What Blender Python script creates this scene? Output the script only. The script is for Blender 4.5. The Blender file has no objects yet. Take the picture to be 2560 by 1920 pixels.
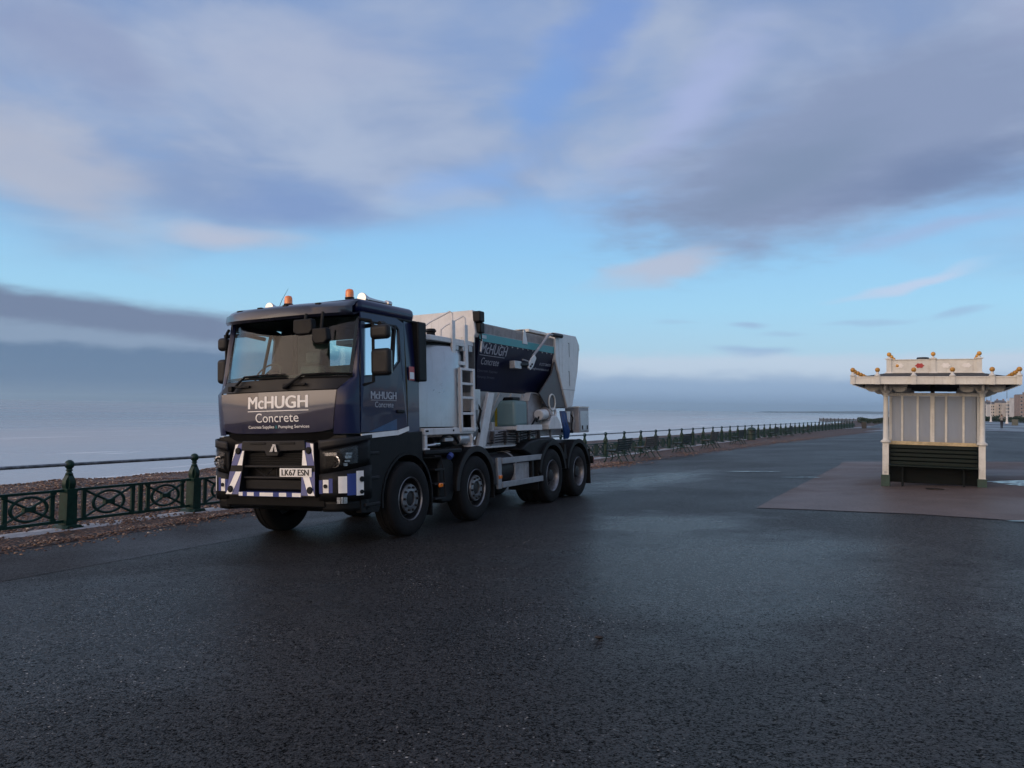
import bpy, bmesh, math, random
import numpy as np
from mathutils import Vector, Matrix
random.seed(7); np.random.seed(7)
R = math.radians
scene = bpy.context.scene
COL = scene.collection

# ------------------------------------------------------------------ camera
PITCH, ROLL, CAM_H = R(1.598), R(0.9576), 1.805
_fw = Vector((0, math.cos(PITCH), math.sin(PITCH)))
_up = Vector((0, -math.sin(PITCH), math.cos(PITCH)))
_rt = Vector((1, 0, 0))
_r2 = _rt * math.cos(ROLL) + _up * math.sin(ROLL)
_u2 = -_rt * math.sin(ROLL) + _up * math.cos(ROLL)
cam_data = bpy.data.cameras.new('camera')
cam_data.sensor_width = 36.0
cam_data.lens = 2070.0 / 2560.0 * 36.0
cam_data.clip_start = 0.05
cam_data.clip_end = 60000.0
cam = bpy.data.objects.new('camera', cam_data)
COL.objects.link(cam)
m = Matrix((_r2, _u2, -_fw)).transposed().to_4x4()
m.translation = (0, 0, CAM_H)
cam.matrix_world = m
scene.camera = cam

# ------------------------------------------------------------------ exposure
scene.view_settings.view_transform = 'Standard'
scene.view_settings.look = 'None'
scene.view_settings.exposure = 0.0
scene.view_settings.gamma = 1.0
scene.view_settings.use_curve_mapping = False
scene.cycles.use_denoising = True
scene.cycles.max_bounces = 8
scene.cycles.transparent_max_bounces = 12
scene.cycles.caustics_reflective = False
scene.cycles.caustics_refractive = False
scene.cycles.sample_clamp_indirect = 4.0

# ------------------------------------------------------------------ sun
SUN_EL, SUN_V = R(11.0), Vector((-0.78, -0.62, 0)).normalized()
sun_dir = Vector((SUN_V.x * math.cos(SUN_EL), SUN_V.y * math.cos(SUN_EL), math.sin(SUN_EL)))
sun_data = bpy.data.lights.new('sun', 'SUN')
sun_data.energy = 0.62
sun_data.angle = R(48)
sun_data.color = (1.0, 0.90, 0.80)
sun = bpy.data.objects.new('sun', sun_data)
COL.objects.link(sun)
sun.rotation_euler = (-sun_dir).to_track_quat('-Z', 'Y').to_euler()
sun.location = sun_dir * 50


def lin(r, g, b):
    f = lambda c: (c / 255) / 12.92 if c / 255 <= 0.04045 else ((c / 255 + 0.055) / 1.055) ** 2.4
    return (f(r), f(g), f(b), 1.0)


# ------------------------------------------------------------------ node helper
class G:
    """tiny wrapper that wires nodes from python expressions"""
    def __init__(self, tree):
        self.t = tree; self.n = tree.nodes; self.l = tree.links

    def node(self, typ, **kw):
        n = self.n.new(typ)
        for k, v in kw.items():
            setattr(n, k, v)
        return n

    def put(self, sock, val):
        if val is None: return
        if isinstance(val, bpy.types.NodeSocket): self.l.new(val, sock)
        else: sock.default_value = val

    def m(self, op, a, b=None, c=None, clamp=False):
        n = self.node('ShaderNodeMath', operation=op, use_clamp=clamp)
        self.put(n.inputs[0], a); self.put(n.inputs[1], b); self.put(n.inputs[2], c)
        return n.outputs[0]

    def v(self, op, a, b=None, s=None):
        n = self.node('ShaderNodeVectorMath', operation=op)
        self.put(n.inputs[0], a)
        if b is not None: self.put(n.inputs[1], b)
        if s is not None: self.put(n.inputs['Scale'], s)
        return n.outputs['Value'] if op in ('DOT_PRODUCT', 'LENGTH') else n.outputs[0]

    def mix(self, f, a, b, blend='MIX'):
        n = self.node('ShaderNodeMix', data_type='RGBA', blend_type=blend)
        self.put(n.inputs[0], f); self.put(n.inputs[6], a); self.put(n.inputs[7], b)
        return n.outputs[2]

    def smooth(self, x, lo, hi, a=0.0, b=1.0):
        n = self.node('ShaderNodeMapRange', interpolation_type='SMOOTHSTEP')
        self.put(n.inputs[0], x)
        for i, q in zip((1, 2, 3, 4), (lo, hi, a, b)): self.put(n.inputs[i], q)
        return n.outputs[0]

    def remap(self, x, lo, hi, a=0.0, b=1.0):
        n = self.node('ShaderNodeMapRange')
        self.put(n.inputs[0], x)
        for i, q in zip((1, 2, 3, 4), (lo, hi, a, b)): self.put(n.inputs[i], q)
        return n.outputs[0]

    def noise(self, vec, scale, detail=4, rough=0.5, dist=0.0, color=False):
        n = self.node('ShaderNodeTexNoise')
        self.put(n.inputs['Vector'], vec); self.put(n.inputs['Scale'], scale)
        n.inputs['Detail'].default_value = detail; n.inputs['Roughness'].default_value = rough
        n.inputs['Distortion'].default_value = dist
        return n.outputs['Color' if color else 'Fac']

    def voro(self, vec, scale, feature='F1', out='Distance'):
        n = self.node('ShaderNodeTexVoronoi', feature=feature)
        self.put(n.inputs['Vector'], vec); self.put(n.inputs['Scale'], scale)
        return n.outputs[out]

    def xyz(self, x, y, z):
        n = self.node('ShaderNodeCombineXYZ')
        for i, q in enumerate((x, y, z)): self.put(n.inputs[i], q)
        return n.outputs[0]

    def sep(self, vec):
        n = self.node('ShaderNodeSeparateXYZ'); self.put(n.inputs[0], vec)
        return n.outputs

    def ramp(self, x, stops, interp='LINEAR'):
        n = self.node('ShaderNodeValToRGB'); self.put(n.inputs[0], x)
        cr = n.color_ramp; cr.interpolation = interp
        while len(cr.elements) < len(stops): cr.elements.new(0.5)
        for e, (p, c) in zip(cr.elements, stops): e.position = p; e.color = c
        return n.outputs[0]


# ------------------------------------------------------------------ sky
world = bpy.data.worlds.new('World')
scene.world = world
world.use_nodes = True
world.cycles.sampling_method = 'MANUAL'
world.cycles.sample_map_resolution = 512
world.node_tree.nodes.clear()
g = G(world.node_tree)
d = g.node('ShaderNodeTexCoord').outputs['Generated']
dx, dy, dz = g.sep(d)
DEG = 180 / math.pi
az0 = g.m('MULTIPLY', g.m('ARCTAN2', dx, dy), DEG)
el0 = g.m('MULTIPLY', g.m('ARCSINE', dz), DEG)
# soft warping of the cloud edges
wn = g.noise(g.v('MULTIPLY', d, (4.0, 4.0, 11.0)), 1.0, 3, 0.55, color=True)
wx, wy, wz = g.sep(wn)
az = g.m('ADD', az0, g.m('MULTIPLY', g.m('SUBTRACT', wx, 0.5), 9.0))
el = g.m('ADD', el0, g.m('MULTIPLY', g.m('SUBTRACT', wy, 0.5), 3.6))
wf = g.noise(g.v('MULTIPLY', d, (16.0, 16.0, 60.0)), 1.0, 3, 0.6)
# clear air: physical sky blended with the measured clear-air tint by elevation
sky = g.node('ShaderNodeTexSky', sky_type='NISHITA', sun_disc=False)
sky.sun_elevation = SUN_EL
sky.sun_rotation = math.atan2(SUN_V.x, SUN_V.y)
sky.air_density = 1.0; sky.dust_density = 0.6; sky.ozone_density = 2.0
nish = g.v('SCALE', sky.outputs[0], s=0.10)
clear = g.ramp(g.remap(el0, 0, 40), [
    (0.0, lin(168, 194, 222)), (0.075, lin(182, 218, 243)), (0.17, lin(168, 222, 255)), (0.27, lin(152, 210, 254)),
    (0.38, lin(142, 192, 248)), (0.55, lin(128, 164, 220)), (1.0, lin(104, 138, 196))])
base = g.mix(0.85, nish, clear)
# warmth of the clouds grows towards the low sun
sdot = g.v('DOT_PRODUCT', d, tuple(sun_dir))
warm = g.smooth(sdot, -0.05, 0.9)
# high deck on a plane overhead, broken by noise
pz = g.m('ADD', g.m('MAXIMUM', dz, 0.0), 0.16)
P = g.xyz(g.m('DIVIDE', dx, pz), g.m('DIVIDE', dy, pz), 0.0)
n1 = g.noise(g.v('ADD', P, (3.1, 1.7, 0)), 0.75, 4, 0.55, 0.3)
n2 = g.noise(g.v('ADD', P, (7.3, 4.2, 0)), 2.1, 5, 0.55, 0.35)
deckn = g.m('ADD', g.m('MULTIPLY', n1, 0.6), g.m('MULTIPLY', n2, 0.4))
deck_edge = g.smooth(g.m('ADD', el, g.m('MULTIPLY', g.m('SUBTRACT', n1, 0.5), 14.0)), 8.5, 16.5)
deck = g.m('MULTIPLY', deck_edge, g.smooth(deckn, 0.28, 0.54))
deck_col = g.mix(g.smooth(n2, 0.32, 0.68), lin(138, 158, 196), lin(172, 185, 210))
deck_col = g.mix(g.m('MULTIPLY', warm, 0.75), deck_col, lin(196, 176, 160))


AE = g.xyz(az, el, 0.0)


def blob(cur, cx, cy, rx, ry, ang, color, alpha, inner=0.45, outer=1.0, fuzz=0.5):
    mp = g.node('ShaderNodeMapping', vector_type='TEXTURE')
    g.l.new(AE, mp.inputs['Vector'])
    mp.inputs['Location'].default_value = (cx, cy, 0)
    mp.inputs['Rotation'].default_value = (0, 0, R(ang))
    mp.inputs['Scale'].default_value = (rx, ry, 1)
    r = g.m('MULTIPLY_ADD', wf, fuzz, g.v('LENGTH', mp.outputs[0]))
    return g.mix(g.smooth(r, outer + 0.5 * fuzz, inner + 0.5 * fuzz, 0.0, alpha), cur, color)


c = g.mix(g.m('MULTIPLY', deck, 0.92), base, deck_col)
# gaps of blue in the deck
c = blob(c, 6.0, 25.0, 6.5, 3.6, 35, lin(120, 154, 214), 0.8, 0.2)
c = blob(c, 1.5, 21.0, 5.5, 2.6, 45, lin(124, 162, 220), 0.75, 0.2)
c = blob(c, -4.0, 15.5, 6.0, 2.0, 10, lin(138, 178, 232), 0.6, 0.1)
# left part of the deck
c = blob(c, -29.0, 20.5, 8.0, 3.2, -12, lin(138, 152, 190), 0.6, 0.2)
c = blob(c, -30.5, 14.0, 9.5, 3.4, -14, lin(180, 186, 204), 0.8, 0.25)
c = blob(c, -15.5, 22.0, 11.0, 4.0, 5, lin(174, 184, 210), 0.5, 0.2)
c = blob(c, -15.0, 13.6, 8.5, 2.6, 4, lin(128, 155, 202), 0.9, 0.15)
c = blob(c, -18.6, 10.9, 6.5, 1.15, 2, lin(184, 194, 216), 0.95, 0.1)
# big grey cloud on the right
c = blob(c, 12.0, 20.5, 10.0, 2.6, 38, lin(168, 182, 222), 0.85, 0.1)
c = blob(c, 22.5, 16.8, 21.0, 6.6, 14, lin(139, 155, 188), 1.0, 0.4)
c = blob(c, 17.0, 15.2, 10.0, 3.4, 20, lin(126, 145, 176), 0.8, 0.05)
c = blob(c, 27.0, 14.6, 11.0, 2.2, 8, lin(115, 134, 171), 0.85, 0.0)
c = blob(c, 10.2, 9.8, 5.6, 1.3, 16, lin(186, 195, 216), 0.9, 0.2, fuzz=0.4)
c = blob(c, 26.5, 11.3, 7.5, 0.8, 9, lin(164, 182, 220), 0.6, 0.1)
c = blob(c, 36.0, 23.5, 9.0, 3.5, 5, lin(166, 172, 206), 0.6, 0.1)
# small bars below it
c = blob(c, 25.8, 8.4, 6.2, 0.42, 8, lin(196, 212, 238), 0.85, 0.1, fuzz=0.4)
for bx, by, rx, ry, al in ((16.6, 6.15, 2.2, 0.42, 0.75), (24.4, 6.05, 3.2, 0.34, 0.5), (28.9, 6.1, 2.0, 0.36, 0.6), (18.9, 5.5, 2.4, 0.3, 0.4),
                           (16.3, 4.25, 4.4, 0.42, 0.8), (11.0, 5.9, 2.0, 0.25, 0.3)):
    c = blob(c, bx, by, rx, ry, 1.0, lin(158, 188, 222), al, 0.1, fuzz=0.5)
# low banks over the sea
lowr = g.m('ADD', el0, g.m('MULTIPLY', g.m('SUBTRACT', wf, 0.5), 1.1))
rgt = g.smooth(az0, -8.0, 6.0)
c = g.mix(g.m('MULTIPLY', g.smooth(lowr, 4.1, 3.2), g.m('MULTIPLY', rgt, 0.85)), c, lin(200, 216, 235))
c = g.mix(g.m('MULTIPLY', g.smooth(lowr, 2.9, 1.7), g.m('MULTIPLY', rgt, 0.8)), c, lin(142, 172, 208))
lft = g.smooth(az0, -5.0, -24.0)
lw = g.m('ADD', el0, g.m('ADD', g.m('MULTIPLY', g.m('SUBTRACT', wf, 0.5), 0.9), g.m('MULTIPLY', g.m('ADD', az0, 30), 0.075)))
c = g.mix(g.m('MULTIPLY', g.smooth(lw, 7.0, 6.0), g.smooth(az0, -12.0, -20.0)), c, lin(118, 134, 163))
c = g.mix(g.m('MULTIPLY', g.smooth(lw, 5.0, 4.3), g.m('MULTIPLY', lft, 0.75)), c, lin(146, 168, 194))
c = g.mix(g.m('MULTIPLY', g.smooth(g.m('ADD', lowr, 0.0), 3.7, 3.0), g.m('MULTIPLY', g.smooth(az0, 8.0, -18.0), 0.95)), c, lin(102, 128, 160))
c = g.mix(g.smooth(el0, 1.6, 0.2), c, g.mix(rgt, lin(112, 136, 166), lin(138, 166, 202)))
# towards the low sun the air and cloud edges are warm and much brighter
w2 = g.m('MULTIPLY', warm, warm)
c = g.mix(g.m('MULTIPLY', w2, g.smooth(el0, 50.0, 5.0, 0.0, 0.85)), c, lin(238, 200, 160))
c = g.v('SCALE', c, s=g.m('MULTIPLY_ADD', w2, g.smooth(el0, 60.0, 8.0, 1.0, 2.4), 1.0))
bg = g.node('ShaderNodeBackground'); g.put(bg.inputs[0], c); bg.inputs[1].default_value = 1.0
g.l.new(bg.outputs[0], g.node('ShaderNodeOutputWorld').inputs[0])


# ------------------------------------------------------------------ materials
MATS = {}


def newmat(name):
    mt = bpy.data.materials.new(name); mt.use_nodes = True
    mt.node_tree.nodes.clear()
    gg = G(mt.node_tree)
    out = gg.node('ShaderNodeOutputMaterial')
    MATS[name] = mt
    return mt, gg, out


def paint(name, rgb, rough=0.5, metal=0.0, coat=0.0, spec=0.5, var=0.2, scale=6.0, bump=0.0, bscale=60.0, dirt=0.0, dirt_rgb=(0.12, 0.10, 0.08), streak=0.0):
    mt, gg, out = newmat(name)
    co = gg.node('ShaderNodeTexCoord').outputs['Object']
    n = gg.noise(co, scale, 6, 0.6)
    f = gg.smooth(n, 0.3, 0.7)
    dark = tuple(x * (1 - var) for x in rgb) + (1,); lite = tuple(min(1, x * (1 + var * 0.6)) for x in rgb) + (1,)
    col = gg.mix(f, dark, lite)
    if dirt:
        n2 = gg.noise(co, scale * 2.7, 8, 0.7)
        col = gg.mix(gg.smooth(n2, 0.48, 0.75, 0.0, dirt), col, dirt_rgb + (1,))
    if streak:
        n3 = gg.noise(gg.v('MULTIPLY', co, (14.0, 14.0, 0.9)), 1.0, 5, 0.65)
        col = gg.mix(gg.smooth(n3, 0.54, 0.72, 0.0, streak), col, (0.20, 0.15, 0.11, 1))
        n4 = gg.noise(co, 30.0, 4, 0.7)
        col = gg.mix(gg.smooth(n4, 0.66, 0.72, 0.0, streak), col, (0.16, 0.14, 0.12, 1))
    b = gg.node('ShaderNodeBsdfPrincipled')
    gg.put(b.inputs['Base Color'], col)
    gg.put(b.inputs['Roughness'], gg.remap(n, 0.2, 0.8, max(0.02, rough * 0.8), min(1, rough * 1.2)))
    b.inputs['Metallic'].default_value = metal
    b.inputs['Coat Weight'].default_value = coat
    b.inputs['Coat Roughness'].default_value = 0.04
    b.inputs['Specular IOR Level'].default_value = spec
    if bump:
        bp = gg.node('ShaderNodeBump'); bp.inputs['Strength'].default_value = bump; bp.inputs['Distance'].default_value = 0.01
        gg.put(bp.inputs['Height'], gg.noise(co, bscale, 4, 0.6)); gg.l.new(bp.outputs[0], b.inputs['Normal'])
    gg.l.new(b.outputs[0], out.inputs[0])
    return mt


def glass(name, tint, refl=1.0, clear=0.9, rough=0.02):
    mt, gg, out = newmat(name)
    tr = gg.node('ShaderNodeBsdfTransparent'); tr.inputs[0].default_value = tint + (1,)
    gl = gg.node('ShaderNodeBsdfGlossy'); gl.inputs['Roughness'].default_value = rough
    fr = gg.node('ShaderNodeFresnel'); fr.inputs[0].default_value = 1.5
    co = gg.node('ShaderNodeTexCoord').outputs['Object']
    grime = gg.smooth(gg.noise(co, 3.0, 6, 0.65), 0.45, 0.8, 0.0, 1 - clear)
    df = gg.node('ShaderNodeBsdfDiffuse'); df.inputs[0].default_value = (0.25, 0.25, 0.24, 1)
    m1 = gg.node('ShaderNodeMixShader'); gg.put(m1.inputs[0], grime); gg.l.new(tr.outputs[0], m1.inputs[1]); gg.l.new(df.outputs[0], m1.inputs[2])
    m2 = gg.node('ShaderNodeMixShader'); gg.put(m2.inputs[0], gg.m('MULTIPLY', fr.outputs[0], refl, clamp=True))
    gg.l.new(m1.outputs[0], m2.inputs[1]); gg.l.new(gl.outputs[0], m2.inputs[2])
    gg.l.new(m2.outputs[0], out.inputs[0])
    return mt


def frosted(name, rgb, clear=0.2):
    mt, gg, out = newmat(name)
    co = gg.node('ShaderNodeTexCoord').outputs['Object']
    n = gg.noise(gg.v('MULTIPLY', co, (3.0, 3.0, 0.8)), 2.0, 5, 0.6)
    col = gg.mix(n, tuple(x * 0.75 for x in rgb) + (1,), rgb + (1,))
    tl = gg.node('ShaderNodeBsdfTranslucent'); gg.put(tl.inputs[0], col)
    df = gg.node('ShaderNodeBsdfPrincipled'); gg.put(df.inputs['Base Color'], col); df.inputs['Roughness'].default_value = 0.25
    tr = gg.node('ShaderNodeBsdfTransparent')
    m1 = gg.node('ShaderNodeMixShader'); m1.inputs[0].default_value = 0.5; gg.l.new(tl.outputs[0], m1.inputs[1]); gg.l.new(df.outputs[0], m1.inputs[2])
    m2 = gg.node('ShaderNodeMixShader'); m2.inputs[0].default_value = clear; gg.l.new(m1.outputs[0], m2.inputs[1]); gg.l.new(tr.outputs[0], m2.inputs[2])
    gg.l.new(m2.outputs[0], out.inputs[0])
    return mt


navy_gloss = paint('navy_gloss', (0.0035, 0.006, 0.034), 0.4, coat=1.0, var=0.12, scale=2, spec=0.3)
navy = paint('navy_paint', (0.0030, 0.0065, 0.042), 0.35, coat=0.40, var=0.12, scale=2, spec=0.25, dirt=0.10, dirt_rgb=(0.03, 0.03, 0.032))
visor_m = paint('visor_plastic', (0.012, 0.014, 0.028), 0.3, coat=0.4, var=0.1, scale=3)
black = paint('black_plastic', (0.0045, 0.0048, 0.006), 0.55, var=0.3, spec=0.22, bump=0.08, bscale=120, dirt=0.35, dirt_rgb=(0.018, 0.017, 0.016))
greyp = paint('grey_plastic', (0.011, 0.011, 0.013), 0.5, spec=0.28, var=0.2, bump=0.05, bscale=150)
rubber = paint('tyre_rubber', (0.008, 0.008, 0.009), 0.75, var=0.3, spec=0.2, scale=14, bump=0.1, bscale=80, dirt=0.35, dirt_rgb=(0.022, 0.020, 0.019))
rimm = paint('rim_grey', (0.20, 0.205, 0.22), 0.36, metal=0.6, var=0.3, scale=12, dirt=0.45, dirt_rgb=(0.05, 0.045, 0.04))
nut_shade_m = paint('nut_steel_bowl_shade', (0.018, 0.018, 0.02), 0.5, metal=0.0, spec=0.25, var=0.3)  # also carries the painted shade of the rim bowl
white = paint('white_paint', (0.60, 0.60, 0.60), 0.38, var=0.10, scale=3, dirt=0.3, dirt_rgb=(0.36, 0.34, 0.32), streak=0.35)
silo_m = paint('white_silo', (0.46, 0.48, 0.50), 0.30, metal=0.55, var=0.10, scale=2, dirt=0.3, dirt_rgb=(0.30, 0.29, 0.28), streak=0.25)
greyw = paint('grey_paint', (0.30, 0.30, 0.315), 0.45, var=0.2, scale=5, dirt=0.5, dirt_rgb=(0.12, 0.105, 0.095), streak=0.5)
galv = paint('galvanised', (0.42, 0.43, 0.44), 0.42, metal=0.4, var=0.25, scale=10)
alu = paint('aluminium_rail', (0.30, 0.31, 0.33), 0.45, metal=0.4, var=0.2, scale=5)
chrome = paint('chrome', (0.45, 0.45, 0.46), 0.14, metal=1.0, var=0.05)
hopper_m = paint('hopper_navy', (0.005, 0.0065, 0.028), 0.4, coat=0.05, spec=0.25, var=0.2, scale=3, dirt=0.06, dirt_rgb=(0.04, 0.05, 0.07))
teal = paint('teal_vinyl', (0.012, 0.23, 0.25), 0.4, var=0.12, scale=4)
blue_v = paint('blue_vinyl', (0.020, 0.040, 0.20), 0.35, var=0.1)
blue_t = paint('blue_trim', (0.018, 0.07, 0.17), 0.35, var=0.15)
white_v = paint('white_vinyl', (0.78, 0.77, 0.75), 0.35, var=0.06, scale=8, dirt=0.12, dirt_rgb=(0.4, 0.38, 0.35))
letter = paint('white_letter', (0.80, 0.79, 0.78), 0.4, var=0.04)
letter_g = paint('grey_letter', (0.42, 0.43, 0.48), 0.4, var=0.2, scale=30)
letter_d = paint('faint_letter', (0.12, 0.13, 0.17), 0.4, var=0.4, scale=40)
letter_k = paint('black_letter', (0.01, 0.01, 0.01), 0.4, var=0.05)
amber = paint('amber_lens', (0.85, 0.20, 0.01), 0.12, coat=1.0, var=0.25, scale=25)
red_l = paint('red_lens', (0.45, 0.02, 0.02), 0.2, coat=1.0, var=0.1)
lens_m = paint('lamp_reflector', (0.42, 0.42, 0.43), 0.25, metal=1.0, var=0.3, scale=22)
cabin = paint('cabin_cloth', (0.12, 0.127, 0.122), 0.85, var=0.3, scale=5)
tank_m = frosted('tank_plastic', (0.36, 0.52, 0.53), 0.0)
strap_y = paint('yellow_strap', (0.35, 0.27, 0.02), 0.7, var=0.3)
hose_b = paint('blue_hose', (0.008, 0.05, 0.18), 0.4, var=0.3, scale=15)
glass_w = glass('windscreen_glass', (0.70, 0.92, 0.89), 0.8, 0.98)
glass_s = glass('side_glass', (0.70, 0.80, 0.82), 1.2, 0.97)
lens_g = glass('lamp_glass', (0.8, 0.8, 0.8), 1.2, 0.97)
sign_red = paint('sticker_red', (0.45, 0.06, 0.06), 0.4, var=0.1)
iron = paint('green_iron', (0.005, 0.032, 0.024), 0.45, spec=0.3, var=0.35, scale=12, bump=0.12, bscale=90, dirt=0.2, dirt_rgb=(0.015, 0.02, 0.016))
iron_rail = paint('worn_handrail', (0.16, 0.18, 0.20), 0.38, var=0.5, scale=9, metal=0.2, dirt=0.5, dirt_rgb=(0.03, 0.03, 0.025))
slat_g = paint('green_slat', (0.0035, 0.011, 0.0095), 0.5, spec=0.22, var=0.3, scale=8, bump=0.15, bscale=50)
slat_b = paint('brown_slat', (0.035, 0.020, 0.014), 0.5, var=0.3, scale=8, bump=0.15, bscale=50)
cream = paint('cream_paint', (0.65, 0.645, 0.60), 0.5, var=0.12, scale=5, dirt=0.35, dirt_rgb=(0.40, 0.37, 0.31), streak=0.3, bump=0.1, bscale=60)
cream_y = paint('rust_stained_cream', (0.52, 0.42, 0.25), 0.55, var=0.3, scale=9, dirt=0.5, dirt_rgb=(0.30, 0.17, 0.05))
green_p = paint('shelter_green', (0.010, 0.045, 0.036), 0.45, var=0.3, scale=8)
green_d = paint('shelter_board', (0.003, 0.006, 0.007), 0.6, spec=0.15, var=0.3, scale=6, bump=0.1)
soffit = paint('shelter_soffit', (0.05, 0.05, 0.055), 0.7, var=0.3, scale=4)
felt = paint('roof_felt', (0.035, 0.035, 0.036), 0.8, var=0.3)
gold = paint('ochre_ball', (0.55, 0.27, 0.045), 0.42, var=0.25, scale=14)
red_p = paint('red_paint', (0.40, 0.03, 0.035), 0.5, var=0.15)
pane_m = frosted('frosted_pane', (0.70, 0.76, 0.84), 0.45)
greyk = paint('dark_grey_paint', (0.075, 0.070, 0.072), 0.5, var=0.2, scale=4, dirt=0.3, dirt_rgb=(0.07, 0.055, 0.05))
conc = paint('render_cream', (0.52, 0.46, 0.38), 0.8, var=0.2, scale=0.15)
conc_w = paint('render_white', (0.60, 0.58, 0.55), 0.8, var=0.15, scale=0.15)
brick_f = paint('brick_brown', (0.27, 0.20, 0.17), 0.85, var=0.25, scale=0.3)
slate_f = paint('slate_roof', (0.10, 0.09, 0.09), 0.7, var=0.25, scale=0.4)
pane_f = paint('far_pane', (0.035, 0.042, 0.055), 0.15, var=0.3, scale=0.5)
leaf = paint('hedge_leaf', (0.020, 0.045, 0.022), 0.6, var=0.5, scale=2)
bark = paint('hedge_wood', (0.03, 0.022, 0.015), 0.8)
lamp_w = paint('lamp_white', (0.68, 0.67, 0.64), 0.5, var=0.12)
lamp_d = paint('lamp_dark', (0.05, 0.065, 0.075), 0.5, var=0.2)
bin_m = paint('bin_green', (0.012, 0.035, 0.028), 0.5, var=0.3)
bin_k = paint('bin_black', (0.010, 0.011, 0.014), 0.5, var=0.3)
box_m = paint('cabinet_olive', (0.09, 0.10, 0.085), 0.6, var=0.2)
wood_m = paint('groyne_timber', (0.03, 0.028, 0.026), 0.8, var=0.3)
skin_m = paint('skin', (0.35, 0.20, 0.14), 0.6)
jack_m = paint('grey_top', (0.22, 0.21, 0.20), 0.85)
trou_m = paint('dark_trousers', (0.012, 0.013, 0.02), 0.85)
stone_m = paint('kerb_stone', (0.42, 0.42, 0.44), 0.55, var=0.35, scale=5, bump=0.3, bscale=50, dirt=0.85, dirt_rgb=(0.12, 0.09, 0.07))
pebble_d = paint('cover_iron', (0.03, 0.025, 0.022), 0.45, metal=0.5)


for nd in navy_gloss.node_tree.nodes:
    if nd.type == 'BSDF_PRINCIPLED': nd.inputs['Coat IOR'].default_value = 1.68


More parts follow.
